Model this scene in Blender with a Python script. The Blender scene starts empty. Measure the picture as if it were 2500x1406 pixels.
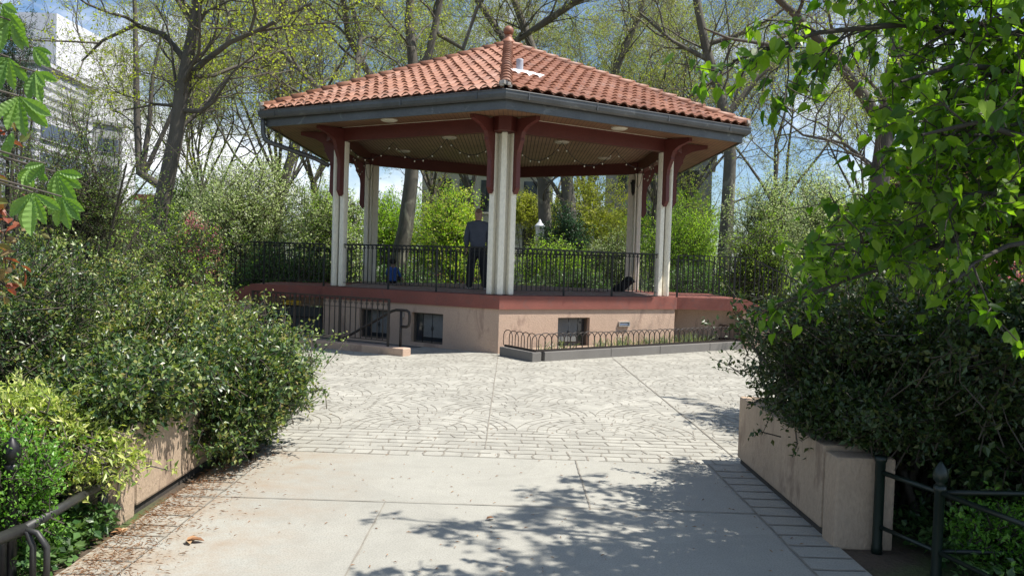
import bpy, bmesh, math, random
import numpy as np
from mathutils import Vector, Matrix, noise as mnoise
from mathutils.geometry import tessellate_polygon
R_ = math.radians
random.seed(7); rng = np.random.default_rng(7)
sc = bpy.context.scene
COL = sc.collection

# ------------------------------------------------------------------ camera
F_PX, PITCH, ROLL, EYE = 1987.9, 0.0293, 0.0321, 1.7176
cam_d = bpy.data.cameras.new('camera'); cam = bpy.data.objects.new('camera', cam_d); COL.objects.link(cam)
cam_d.sensor_width = 36; cam_d.lens = F_PX/2500*36; cam_d.clip_start = .05; cam_d.clip_end = 2000
_c, _s = math.cos(PITCH), math.sin(PITCH)
_x = Vector((1,0,0)); _u = Vector((0,_s,_c)); _f = Vector((0,_c,-_s))
_r = math.cos(ROLL)*_x + math.sin(ROLL)*_u
_v = -math.sin(ROLL)*_x + math.cos(ROLL)*_u
cam.matrix_world = Matrix(((_r.x,_v.x,-_f.x,0),(_r.y,_v.y,-_f.y,0),(_r.z,_v.z,-_f.z,EYE),(0,0,0,1)))
sc.camera = cam

# ------------------------------------------------------------------ sky, sun, exposure
SUN_EL, SUN_AZ = R_(62), R_(-10)          # azimuth measured from +X towards +Y
sv = Vector((math.cos(SUN_EL)*math.cos(SUN_AZ), math.cos(SUN_EL)*math.sin(SUN_AZ), math.sin(SUN_EL)))
sun_d = bpy.data.lights.new('sun', 'SUN'); sun = bpy.data.objects.new('sun', sun_d); COL.objects.link(sun)
sun_d.energy = 5.0; sun_d.angle = R_(.55); sun_d.color = (1, .95, .87)
sun.rotation_euler = sv.to_track_quat('Z', 'Y').to_euler(); sun.location = (20,-4,35)
w = bpy.data.worlds.new('World'); sc.world = w; w.use_nodes = True
nt = w.node_tree; nt.nodes.clear()
def N(nt, t, **k):
    n = nt.nodes.new(t)
    for a, b in k.items():
        if a in n.inputs: n.inputs[a].default_value = b
        else: setattr(n, a, b)
    return n
out = N(nt,'ShaderNodeOutputWorld'); bg = N(nt,'ShaderNodeBackground', Strength=.062)
sky = N(nt,'ShaderNodeTexSky'); sky.sky_type = 'NISHITA'; sky.sun_disc = False
sky.sun_elevation = SUN_EL; sky.sun_rotation = math.pi/2 - SUN_AZ; sky.altitude = 50; sky.air_density = 1.0; sky.dust_density = .6; sky.ozone_density = 1.6
tc = N(nt,'ShaderNodeTexCoord'); mp = N(nt,'ShaderNodeMapping'); mp.inputs['Scale'].default_value = (1.3,1.3,3.2); mp.inputs['Location'].default_value = (2.35,.4,.3)
no = N(nt,'ShaderNodeTexNoise', Scale=2.3, Detail=7.0, Roughness=.58)
cr = N(nt,'ShaderNodeValToRGB'); cr.color_ramp.elements[0].position = .49; cr.color_ramp.elements[1].position = .66
mx = N(nt,'ShaderNodeMix'); mx.data_type = 'RGBA'; mx.inputs[7].default_value = (15,15.3,15.8,1)
L = nt.links.new
L(tc.outputs['Generated'], mp.inputs[0]); L(mp.outputs[0], no.inputs['Vector']); L(no.outputs[0], cr.inputs[0]); L(cr.outputs[0], mx.inputs[0])
tint = N(nt,'ShaderNodeMix'); tint.data_type = 'RGBA'; tint.blend_type = 'MULTIPLY'; tint.inputs[0].default_value = 1; tint.inputs[7].default_value = (1.25,1.4,1.55,1); L(sky.outputs[0], tint.inputs[6]); L(tint.outputs[2], mx.inputs[6]); L(mx.outputs[2], bg.inputs[0]); L(bg.outputs[0], out.inputs[0])
vs = sc.view_settings; vs.view_transform = 'Standard'; vs.look = 'None'; vs.exposure = 0.64; vs.gamma = 1; vs.use_curve_mapping = False
sc.cycles.max_bounces = 6; sc.cycles.transparent_max_bounces = 8; sc.cycles.transmission_bounces = 4
sc.cycles.sample_clamp_indirect = 6

# ------------------------------------------------------------------ photo pixel -> real point at a known depth or height
def _ray(px, py):
    a, b = px-1250, py-703; c, s = math.cos(-ROLL), math.sin(-ROLL)
    x, y = (a*c-b*s)/F_PX, (a*s+b*c)/F_PX
    return Vector((x, _c-y*_s, -_s-y*_c))
def aty(px, py, Y): r = _ray(px,py); t = Y/r.y; return Vector((r.x*t, Y, EYE+r.z*t))
def atz(px, py, z=0.): r = _ray(px,py); t = (z-EYE)/r.z; return Vector((r.x*t, r.y*t, z))

# ------------------------------------------------------------------ materials
def newmat(name):
    m = bpy.data.materials.new(name); m.use_nodes = True; nt = m.node_tree; nt.nodes.clear()
    o = N(nt,'ShaderNodeOutputMaterial'); b = N(nt,'ShaderNodeBsdfPrincipled'); nt.links.new(b.outputs[0], o.inputs[0])
    return m, nt, o, b
def ramp(nt, fac, stops):
    r = N(nt,'ShaderNodeValToRGB'); e = r.color_ramp.elements
    while len(e) < len(stops): e.new(.5)
    for i, (p, c) in enumerate(stops): e[i].position = p; e[i].color = (*c, 1)
    nt.links.new(fac, r.inputs[0]); return r.outputs[0]
def mixc(nt, fac, a, b, blend='MIX'):
    m = N(nt,'ShaderNodeMix'); m.data_type = 'RGBA'; m.blend_type = blend
    for v, i in ((fac,0),(a,6),(b,7)):
        if isinstance(v, (float,int)): m.inputs[i].default_value = v
        elif isinstance(v, tuple): m.inputs[i].default_value = (*v,1)
        else: nt.links.new(v, m.inputs[i])
    return m.outputs[2]
def objco(nt, scale=(1,1,1)):
    t = N(nt,'ShaderNodeTexCoord'); m = N(nt,'ShaderNodeMapping'); m.inputs['Scale'].default_value = scale
    nt.links.new(t.outputs['Object'], m.inputs[0]); return m.outputs[0]
def noise(nt, co, scale, detail=4., rough=.55, dist=0.):
    n = N(nt,'ShaderNodeTexNoise', Scale=scale, Detail=detail, Roughness=rough, Distortion=dist)
    nt.links.new(co, n.inputs['Vector']); return n.outputs[0]
def bump(nt, b, h, strength=.3, dist=.01):
    n = N(nt,'ShaderNodeBump', Strength=strength, Distance=dist); nt.links.new(h, n.inputs['Height']); nt.links.new(n.outputs[0], b.inputs['Normal'])
def surf(name, c, rough=.7, var=.25, scale=3., fine=60., bstr=.25, bdist=.004, metal=0., spec=.5, stretch=(1,1,1), stain=None, island=0.):
    """painted / mineral / metal surface: broad tone drift, fine grain, optional stains"""
    m, nt, o, b = newmat(name); co = objco(nt, stretch)
    hi = tuple(min(1, x*(1+var)) for x in c); lo = tuple(x*(1-var) for x in c)
    n1 = noise(nt, co, scale, 5, .6); col = ramp(nt, n1, [(.3,lo),(.7,hi)])
    n2 = noise(nt, co, fine, 3, .6)
    col = mixc(nt, .35, col, ramp(nt, n2, [(.35,tuple(x*.72 for x in c)),(.65,tuple(min(1,x*1.15) for x in c))]))
    if stain:
        n3 = noise(nt, co, stain[1], 4, .65, .6); f = ramp(nt, n3, [(stain[2],(0,0,0)),(stain[2]+.1,(1,1,1))])
        col = mixc(nt, f, col, stain[0])
    if island:
        g = N(nt,'ShaderNodeNewGeometry'); v = ramp(nt, g.outputs['Random Per Island'], [(0,(1-island,)*3),(1,(1+island*.4,)*3)])
        col = mixc(nt, 1., col, v, 'MULTIPLY')
    nt.links.new(col, b.inputs['Base Color']); b.inputs['Roughness'].default_value = rough; b.inputs['Metallic'].default_value = metal
    b.inputs['Specular IOR Level'].default_value = spec
    if bstr: bump(nt, b, n2, bstr, bdist)
    return m
def leafm(name, cols, rough=.45, trans=.35, tcol=None, spec=.5):
    m, nt, o, b = newmat(name); g = N(nt,'ShaderNodeNewGeometry')
    n = len(cols); col = ramp(nt, g.outputs['Random Per Island'], [(i/max(1,n-1)*.98, c) for i, c in enumerate(cols)])
    nt.links.new(col, b.inputs['Base Color']); b.inputs['Roughness'].default_value = rough; b.inputs['Specular IOR Level'].default_value = spec
    t = N(nt,'ShaderNodeBsdfTranslucent'); tc = mixc(nt, 1., col, tcol or (1.5,1.75,.5), 'MULTIPLY'); nt.links.new(tc, t.inputs[0])
    ms = N(nt,'ShaderNodeMixShader', Fac=trans); nt.links.new(b.outputs[0], ms.inputs[1]); nt.links.new(t.outputs[0], ms.inputs[2]); nt.links.new(ms.outputs[0], o.inputs[0])
    return m
M = {}
M['bark'] = surf('bark_grey', (.10,.088,.072), .9, .45, 2.2, 16, .9, .02, stretch=(1,1,.35))
M['bark_plane'] = surf('bark_plane', (.105,.095,.075), .85, .3, 1.6, 10, .5, .012, stretch=(1,1,.5), stain=((.22,.21,.155), 2.4, .56))
M['bark_dark'] = surf('bark_dark', (.055,.048,.04), .9, .4, 4, 25, .7, .01)
M['twig'] = surf('twig', (.10,.085,.068), .85, .3, 3, 20, 0)
M['twig_dark'] = surf('twig_dark', (.06,.05,.036), .85, .3, 3, 20, 0)
M['holly'] = leafm('holly_leaf', [(.016,.040,.013),(.032,.075,.02),(.06,.115,.03),(.14,.19,.05),(.025,.06,.018)], .40, .18, spec=.6)
M['holly_new'] = leafm('holly_new_leaf', [(.10,.17,.04),(.20,.27,.06),(.28,.32,.09),(.24,.19,.06)], .36, .28, spec=.6)
M['varieg'] = leafm('variegated_leaf', [(.46,.50,.12),(.18,.28,.05),(.60,.60,.22),(.40,.47,.10),(.12,.20,.04),(.64,.62,.28)], .4, .3)
M['green_small'] = leafm('box_leaf', [(.07,.19,.02),(.13,.30,.035),(.19,.37,.05),(.04,.11,.015)], .4, .35)
M['linden'] = leafm('heart_leaf', [(.035,.09,.01),(.09,.18,.016),(.25,.37,.04),(.06,.13,.015),(.17,.28,.03)], .38, .55, (1.7,2.0,.4))
M['dark_shrub'] = leafm('dark_shrub_leaf', [(.025,.05,.016),(.05,.085,.022),(.035,.065,.02),(.09,.10,.03)], .42, .25)
M['chestnut'] = leafm('chestnut_leaf', [(.15,.28,.055),(.20,.33,.075),(.11,.22,.045)], .5, .3)
M['redleaf'] = leafm('bronze_leaf', [(.20,.06,.035),(.28,.09,.05),(.17,.17,.05),(.13,.18,.05),(.30,.20,.12)], .4, .3, (1.7,.9,.5))
M['sprout'] = leafm('spring_sprout', [(.30,.35,.08),(.42,.45,.11),(.22,.28,.07),(.33,.29,.12)], .5, .4)
M['sprout_y'] = leafm('yellow_sprout', [(.36,.40,.05),(.46,.48,.07),(.25,.31,.05)], .5, .45)
M['sprout_b'] = leafm('brown_bud', [(.26,.25,.11),(.36,.36,.14),(.20,.18,.10),(.34,.38,.12)], .55, .3)
M['blossom'] = leafm('blossom_leaf', [(.18,.30,.05),(.46,.55,.22),(.78,.80,.62),(.28,.40,.09),(.70,.74,.50),(.38,.50,.16)], .5, .4, (1.2,1.3,.8))
M['lime'] = leafm('lime_leaf', [(.22,.38,.04),(.36,.52,.06),(.46,.58,.09),(.13,.25,.03)], .5, .45)
M['olive'] = leafm('olive_leaf', [(.07,.13,.03),(.13,.2,.05),(.2,.27,.07),(.05,.09,.025)], .5, .3)
M['golden'] = leafm('golden_leaf', [(.48,.46,.09),(.58,.56,.13),(.34,.38,.07),(.66,.62,.2)], .5, .4)
M['conifer'] = leafm('conifer_needle', [(.025,.075,.03),(.05,.13,.045),(.015,.04,.02)], .5, .15)
M['pink'] = leafm('pink_blossom', [(.55,.18,.22),(.68,.3,.33),(.4,.1,.15),(.15,.2,.06)], .5, .4, (1.3,.9,.9))
M['ivy'] = leafm('ground_leaf', [(.04,.10,.03),(.08,.17,.04),(.15,.24,.09),(.03,.06,.02)], .4, .3)
M['liriope'] = leafm('strap_leaf', [(.09,.14,.07),(.16,.21,.11),(.34,.38,.26),(.05,.08,.04)], .35, .3)
M['litter'] = leafm('dry_needles', [(.30,.14,.06),(.38,.21,.10),(.20,.09,.04),(.45,.30,.17)], .8, .1, (1,.8,.5))
M['stucco'] = surf('beige_stucco', (.50,.36,.27), .92, .13, 1.3, 70, .8, .01, stain=((.36,.25,.19), 2.6, .55), stretch=(1,1,.45))
M['stucco_wall'] = surf('tan_stucco', (.43,.325,.23), .92, .14, 1.8, 60, .8, .01, stain=((.29,.21,.15), 3.6, .55), stretch=(1,1,.5))
M['stone_dark'] = surf('grey_kerb_stone', (.17,.16,.148), .9, .12, 3, 90, .5, .004)
M['redpaint'] = surf('red_concrete_paint', (.235,.078,.058), .75, .2, 1.8, 40, .4, .004, stain=((.20,.08,.065), 4.5, .54))
M['redwood'] = surf('red_beam_paint', (.12,.028,.023), .5, .14, 2.4, 30, .2, .002)
M['decktile'] = surf('deck_quarry_tile', (.20,.105,.09), .7, .2, 2, 30, .3, .003)
M['cream'] = surf('cream_post_paint', (.86,.81,.67), .5, .05, 1.2, 30, .2, .002, stretch=(1,1,.4), stain=((.50,.42,.28), 7., .72))
M['zinc'] = surf('zinc_gutter', (.10,.103,.105), .42, .28, 2.2, 24, .15, .002, metal=.35, stain=((.19,.19,.185), 3., .6))
M['iron'] = surf('black_iron', (.007,.007,.008), .45, .3, 5, 60, .2, .001)
M['iron_brown'] = surf('brown_iron', (.022,.016,.013), .5, .3, 5, 60, .2, .001)
M['iron_green'] = surf('green_iron', (.008,.017,.012), .4, .3, 5, 60, .2, .001)
M['iron_grey'] = surf('weathered_iron', (.028,.028,.027), .5, .35, 7, 60, .4, .002)
M['lens'] = surf('light_lens', (.62,.58,.47), .4, .05, 4, 30, 0)
M['blind'] = surf('window_blind', (.20,.20,.19), .6, .08, 3, 30, 0)
M['frame'] = surf('window_frame_brown', (.10,.082,.065), .5, .2, 4, 40, .2, .002)
M['door'] = surf('dark_door_paint', (.045,.055,.06), .45, .15, 3, 30, .1, .001)
M['yellow'] = surf('yellow_sign', (.85,.55,.02), .5, .05, 3, 30, 0)
M['whitep'] = surf('white_sealant', (.82,.82,.84), .7, .06, 6, 40, .6, .01)
M['pvc'] = surf('grey_vent_pipe', (.42,.43,.48), .45, .15, 5, 30, .2, .002)
M['alum'] = surf('aluminium', (.55,.55,.54), .3, .1, 5, 40, 0, metal=.7)
M['concfloor'] = surf('area_floor', (.33,.29,.27), .9, .15, 2, 50, .3, .003)
M['mortar'] = surf('mortar', (.46,.42,.38), .95, .2, 8, 40, .6, .01)
def glassm():
    m, nt, o, b = newmat('dark_glass'); b.inputs['Base Color'].default_value = (.03,.035,.04,1); b.inputs['Roughness'].default_value = .06; b.inputs['Specular IOR Level'].default_value = .8
    return m
M['glass'] = glassm()
def bandm(name, c1, c2, period, axis='z', width=.5, rough=.6):
    m, nt, o, b = newmat(name); co = objco(nt); s = N(nt,'ShaderNodeSeparateXYZ'); nt.links.new(co, s.inputs[0])
    d = N(nt,'ShaderNodeMath', operation='FRACT'); k = N(nt,'ShaderNodeMath', operation='MULTIPLY'); k.inputs[1].default_value = 1/period
    nt.links.new(s.outputs['xyz'.index(axis)], k.inputs[0]); nt.links.new(k.outputs[0], d.inputs[0])
    f = N(nt,'ShaderNodeMath', operation='GREATER_THAN'); f.inputs[1].default_value = width; nt.links.new(d.outputs[0], f.inputs[0])
    n = noise(nt, co, 2.5, 5, .6); v = ramp(nt, n, [(.3,(.75,.75,.75)),(.7,(1.15,1.15,1.15))])
    col = mixc(nt, f.outputs[0], c1, c2); col = mixc(nt, 1., col, v, 'MULTIPLY'); nt.links.new(col, b.inputs['Base Color']); b.inputs['Roughness'].default_value = rough
    bump(nt, b, d.outputs[0], .4, .006)
    return m
M['beadboard'] = bandm('beadboard_ceiling', (.36,.235,.155), (.06,.036,.026), .085, 'x', .78)
M['soffitwood'] = bandm('eave_soffit_boards', (.22,.12,.065), (.10,.052,.03), .085, 'x', .86)
def tilem():
    m, nt, o, b = newmat('terracotta_tile'); g = N(nt,'ShaderNodeNewGeometry'); co = objco(nt)
    col = ramp(nt, g.outputs['Random Per Island'], [(0,(.21,.085,.048)),(.4,(.27,.115,.066)),(.75,(.33,.15,.09)),(1,(.24,.10,.058))])
    n1 = noise(nt, co, 1.4, 6, .7); col = mixc(nt, ramp(nt, n1, [(.5,(0,0,0)),(.75,(.75,.75,.75))]), col, (.36,.23,.18))
    n2 = noise(nt, co, 9, 4, .6); col = mixc(nt, ramp(nt, n2, [(.6,(0,0,0)),(.72,(.6,.6,.6))]), col, (.22,.09,.065))
    nt.links.new(col, b.inputs['Base Color']); b.inputs['Roughness'].default_value = .55; b.inputs['Specular IOR Level'].default_value = .45
    bump(nt, b, noise(nt, co, 70, 3), .25, .002); return m
M['tile'] = tilem()
def concm(name, c, grit=.5, brown=True):
    m, nt, o, b = newmat(name); co = objco(nt)
    col = ramp(nt, noise(nt, co, .55, 6, .6), [(.3,tuple(x*.88 for x in c)),(.7,tuple(x*1.08 for x in c))])
    col = mixc(nt, ramp(nt, noise(nt, co, 7, 6, .7), [(.35,(.25,)*3),(.7,(0,)*3)]), col, tuple(x*.62 for x in c))
    col = mixc(nt, ramp(nt, noise(nt, co, 95, 2, .5), [(.42,(grit,)*3),(.52,(0,)*3)]), col, tuple(x*.6 for x in c))
    v = N(nt,'ShaderNodeTexVoronoi', Scale=5.5); nt.links.new(co, v.inputs['Vector'])
    col = mixc(nt, ramp(nt, v.outputs[0], [(.018,(.8,)*3),(.03,(0,)*3)]), col, (.07,.055,.045))
    v2 = N(nt,'ShaderNodeTexVoronoi', Scale=(5.2 if not brown else .9)); nt.links.new(co, v2.inputs['Vector']); bw = N(nt,'ShaderNodeRGBToBW'); nt.links.new(v2.outputs['Color'], bw.inputs[0])
    col = mixc(nt, 1., col, ramp(nt, bw.outputs[0], [(.2,(.86 if not brown else .95,)*3),(.8,(1.07 if not brown else 1.03,)*3)]), 'MULTIPLY')
    col = mixc(nt, ramp(nt, noise(nt, co, 1.1, 7, .72, 1.2), [(.52,(0,)*3),(.68,(.45,)*3)]), col, tuple(x*.66 for x in c))
    if brown:   # leaf dirt washed against the left wall
        s = N(nt,'ShaderNodeSeparateXYZ'); nt.links.new(co, s.inputs[0])
        mr = N(nt,'ShaderNodeMapRange'); mr.inputs[1].default_value = -.9; mr.inputs[2].default_value = -2.4; nt.links.new(s.outputs[0], mr.inputs[0])
        f = N(nt,'ShaderNodeMath', operation='MULTIPLY'); nt.links.new(mr.outputs[0], f.inputs[0]); nt.links.new(ramp(nt, noise(nt, co, 3.2, 7, .75), [(.4,(0,)*3),(.66,(1,)*3)]), f.inputs[1])
        col = mixc(nt, f.outputs[0], col, (.27,.19,.12))
    nt.links.new(col, b.inputs['Base Color']); b.inputs['Roughness'].default_value = .9
    bump(nt, b, noise(nt, co, 60, 4, .7), .35, .004); return m
M['conc'] = concm('path_concrete', (.37,.36,.315)); M['plaza'] = concm('stamped_concrete', (.39,.378,.33), .35, False)
M['soil'] = surf('soil', (.085,.062,.042), .95, .4, 1.5, 30, .8, .03, stain=((.07,.10,.03), .5, .5))
M['mulch'] = surf('bed_mulch', (.30,.22,.16), .95, .3, 6, 40, .8, .02)
M['joint'] = surf('joint_dirt', (.235,.215,.18), .95, .3, 6, 60, 0)

# ------------------------------------------------------------------ object helpers
def tag(o, label=None, cat=None, group=None, kind=None):
    for k, v in (('label',label),('category',cat),('group',group),('kind',kind)):
        if v: o[k] = v
    return o
def empty(name, loc=(0,0,0), label=None, cat=None, group=None):
    o = bpy.data.objects.new(name, None); o.location = loc; o.empty_display_size = .2; COL.objects.link(o); return tag(o, label, cat, group)
def link(name, me, parent=None, mats=()):
    for m in mats: me.materials.append(m)
    o = bpy.data.objects.new(name, me); COL.objects.link(o)
    if parent is not None:
        o.parent = parent
        o.matrix_parent_inverse = Matrix.Translation(-parent.location) if parent.parent is None else Matrix.Identity(4)
    return o
# all meshes are modelled in world coordinates; a child keeps its world place through the parent inverse of its thing
class MB:
    def __init__(s): s.v = []; s.f = []; s.m = []; s.sm = []
    def add(s, vs, fs, mi=0, smooth=False):
        b = len(s.v); s.v += [tuple(v) for v in vs]; s.f += [tuple(i+b for i in f) for f in fs]; s.m += [mi]*len(fs); s.sm += [smooth]*len(fs); return s
    def box(s, c, d, rz=0, mi=0, bev=0, ax=None):
        hx, hy, hz = d[0]/2, d[1]/2, d[2]/2; c = Vector(c); mat = ax if ax else Matrix.Rotation(rz,3,'Z')
        if not bev:
            vs = [c+mat@Vector((x,y,z)) for z in (-hz,hz) for x, y in ((-hx,-hy),(hx,-hy),(hx,hy),(-hx,hy))]
            return s.add(vs, [(3,2,1,0),(4,5,6,7),(0,1,5,4),(1,2,6,5),(2,3,7,6),(3,0,4,7)], mi)
        bm = bmesh.new(); bmesh.ops.create_cube(bm, size=1)
        for v in bm.verts: v.co = Vector((v.co.x*d[0], v.co.y*d[1], v.co.z*d[2]))
        bmesh.ops.bevel(bm, geom=bm.edges[:], offset=bev, segments=2, affect='EDGES', profile=.6)
        bm.verts.index_update(); s.add([c+mat@v.co for v in bm.verts], [[v.index for v in f.verts] for f in bm.faces], mi); bm.free(); return s
    def bar(s, a, b, w, h=None, mi=0):
        a, b = Vector(a), Vector(b); h = h or w; d = b-a; t = d.normalized()
        up = Vector((0,0,1)) if abs(t.z) < .95 else Vector((0,1,0)); x = t.cross(up).normalized(); y = x.cross(t)
        vs = [p+x*sx*w/2+y*sy*h/2 for p in (a,b) for sx, sy in ((-1,-1),(1,-1),(1,1),(-1,1))]
        return s.add(vs, [(3,2,1,0),(4,5,6,7),(0,1,5,4),(1,2,6,5),(2,3,7,6),(3,0,4,7)], mi)
    def tube(s, pts, r, n=8, mi=0, smooth=True, cap=True):
        pts = [Vector(p) for p in pts]; k = len(pts); rs = r if isinstance(r,(list,tuple)) else [r]*k; vs = []; fs = []
        x = None
        for i, p in enumerate(pts):
            t = (pts[min(i+1,k-1)]-pts[max(i-1,0)]).normalized()
            if x is None:
                ref = Vector((0,0,1)) if abs(t.z) < .9 else Vector((1,0,0)); x = t.cross(ref).normalized()
            else: x = (x-t*x.dot(t)).normalized()
            y = t.cross(x)
            for j in range(n): a = 2*math.pi*j/n; vs.append(p+(x*math.cos(a)+y*math.sin(a))*rs[i])
        for i in range(k-1):
            for j in range(n): q = (j+1)%n; fs.append((i*n+j, i*n+q, (i+1)*n+q, (i+1)*n+j))
        if cap: fs += [tuple(range(n))[::-1], tuple((k-1)*n+j for j in range(n))]
        return s.add(vs, fs, mi, smooth)
    def lathe(s, c, prof, n=16, mi=0, smooth=True):
        c = Vector(c); vs = [c+Vector((r*math.cos(2*math.pi*j/n), r*math.sin(2*math.pi*j/n), z)) for r, z in prof for j in range(n)]
        fs = [(i*n+j, i*n+(j+1)%n, (i+1)*n+(j+1)%n, (i+1)*n+j) for i in range(len(prof)-1) for j in range(n)]
        fs += [tuple(range(n))[::-1], tuple((len(prof)-1)*n+j for j in range(n))]
        return s.add(vs, fs, mi, smooth)
    def prism(s, poly, z0, z1, mi=0):
        n = len(poly); vs = [(p[0],p[1],z0) for p in poly]+[(p[0],p[1],z1) for p in poly]
        return s.add(vs, [tuple(range(n))[::-1], tuple(range(n,2*n))]+[(i,(i+1)%n,n+(i+1)%n,n+i) for i in range(n)], mi)
    def plate(s, poly, off, mi=0):      # polygon in 3D given thickness by vector off
        n = len(poly); off = Vector(off); P = [Vector(p) for p in poly]; vs = [p-off/2 for p in P]+[p+off/2 for p in P]
        return s.add(vs, [tuple(range(n))[::-1], tuple(range(n,2*n))]+[(i,(i+1)%n,n+(i+1)%n,n+i) for i in range(n)], mi)
    def build(s, name, mats, parent=None):
        me = bpy.data.meshes.new(name); me.from_pydata(s.v, [], s.f)
        mats = mats if isinstance(mats,(list,tuple)) else [mats]
        me.polygons.foreach_set('material_index', s.m); me.polygons.foreach_set('use_smooth', s.sm)
        bm = bmesh.new(); bm.from_mesh(me); bmesh.ops.recalc_face_normals(bm, faces=bm.faces[:]); bm.to_mesh(me); bm.free()
        return link(name, me, parent, mats)
def npmesh(name, chunks, mats, parent=None):
    """chunks: (V(n,3), F(m,k), material index, smooth)"""
    chunks = [c for c in chunks if len(c[0]) and len(c[1])]
    V = np.concatenate([c[0] for c in chunks]).astype(np.float32); me = bpy.data.meshes.new(name)
    loops = []; tot = []; mi = []; sm = []; b = 0
    for v, f, m, s in chunks:
        loops.append((f+b).ravel()); tot.append(np.full(len(f), f.shape[1])); mi.append(np.full(len(f), m)); sm.append(np.full(len(f), s)); b += len(v)
    loops = np.concatenate(loops); tot = np.concatenate(tot); start = np.concatenate([[0], np.cumsum(tot)[:-1]])
    me.vertices.add(len(V)); me.vertices.foreach_set('co', V.ravel()); me.loops.add(len(loops)); me.loops.foreach_set('vertex_index', loops.astype(np.int32))
    me.polygons.add(len(tot)); me.polygons.foreach_set('loop_start', start.astype(np.int32)); me.polygons.foreach_set('loop_total', tot.astype(np.int32))
    me.polygons.foreach_set('material_index', np.concatenate(mi).astype(np.int32)); me.polygons.foreach_set('use_smooth', np.concatenate(sm).astype(bool))
    me.update(calc_edges=True)
    return link(name, me, parent, mats)
def copy_tree(o, parent=None, mats=None):
    c = o.copy(); COL.objects.link(c)
    if parent is not None: c.parent = parent; c.matrix_parent_inverse = o.matrix_parent_inverse.copy()
    if mats and o.type == 'MESH':
        for i, m in enumerate(mats.get(o.name.split('.')[0], [])):
            if m is not None: c.material_slots[i].link = 'OBJECT'; c.material_slots[i].material = m
    for ch in o.children: copy_tree(ch, c, mats)
    return c

# ------------------------------------------------------------------ vegetation kit
def nrm(a): return a/np.maximum(np.linalg.norm(a, axis=-1, keepdims=True), 1e-9)
def tubes_np(paths, radii, s=4):
    """paths of one common point count -> one chunk"""
    out = []; groups = {}
    for p, r in zip(paths, radii): groups.setdefault(len(p), []).append((p, r))
    for k, g in groups.items():
        P = np.array([a for a,_ in g], float); Rr = np.array([b for _,b in g], float); n = len(P)
        T = np.empty_like(P); T[:,1:-1] = P[:,2:]-P[:,:-2]; T[:,0] = P[:,1]-P[:,0]; T[:,-1] = P[:,-1]-P[:,-2]; T = nrm(T)
        m = nrm(P[:,-1]-P[:,0]); ref = np.where(np.abs(m[:,2:3]) > .8, np.array([[1.,0,0]]), np.array([[0,0,1.]]))[:,None,:]
        X = nrm(np.cross(T, np.broadcast_to(ref, T.shape))); Y = np.cross(T, X)
        a = np.arange(s)*2*np.pi/s
        V = P[:,:,None,:]+Rr[:,:,None,None]*(X[:,:,None,:]*np.cos(a)[None,None,:,None]+Y[:,:,None,:]*np.sin(a)[None,None,:,None])
        idx = np.arange(n*k*s).reshape(n,k,s); nx = np.roll(idx, -1, axis=2)
        Fq = np.stack([idx[:,:-1], nx[:,:-1], nx[:,1:], idx[:,1:]], -1).reshape(-1,4)
        out.append((V.reshape(-1,3), Fq))
    return out
TM = {}
TM['rh'] = (np.array([(0,0,0),(.42,-.5,.10),(.42,.5,.10),(1,0,-.04)]), np.array([(0,1,3),(0,3,2)]))
TM['oval'] = (np.array([(0,0,0),(.25,-.42,.08),(.25,.42,.08),(.68,-.40,.06),(.68,.40,.06),(1,0,-.12),(.5,0,-.03)]), np.array([(0,1,6),(1,3,6),(3,5,6),(6,5,4),(6,4,2),(0,6,2)]))
TM['heart'] = (np.array([(0,0,0),(-.13,-.26,.03),(.08,-.5,.08),(.42,-.47,.07),(.75,-.2,0),(1.08,0,-.16),(.75,.2,0),(.42,.47,.07),(.08,.5,.08),(-.13,.26,.03),(.42,0,-.05)]),
    np.array([(0,1,10),(1,2,10),(2,3,10),(3,4,10),(4,5,10),(10,5,6),(10,6,7),(10,7,8),(10,8,9),(10,9,0)]))
TM['strap'] = (np.array([(0,-.5,0),(0,.5,0),(.5,-.5,.22),(.5,.5,.22),(.85,-.35,.2),(.85,.35,.2),(1.08,0,.02)]), np.array([(0,2,3),(0,3,1),(2,4,5),(2,5,3),(4,6,5)]))
def leaves_np(kind, P, D, Nn, L, asp=.5):
    T, Ft = TM[kind]; D = nrm(D); S = nrm(np.cross(D, Nn)); U = np.cross(S, D); n = len(P); L = np.broadcast_to(L, (n,))[:,None,None]
    V = P[:,None,:]+L*(D[:,None,:]*T[None,:,0:1]+S[:,None,:]*T[None,:,1:2]*asp+U[:,None,:]*T[None,:,2:3])
    Fi = (Ft[None]+(np.arange(n)*len(T))[:,None,None]).reshape(-1,3)
    return V.reshape(-1,3), Fi
def rnd_dir(n, up=0., rg=rng):
    v = rg.normal(size=(n,3)); v[:,2] += up; return nrm(v)
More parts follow.
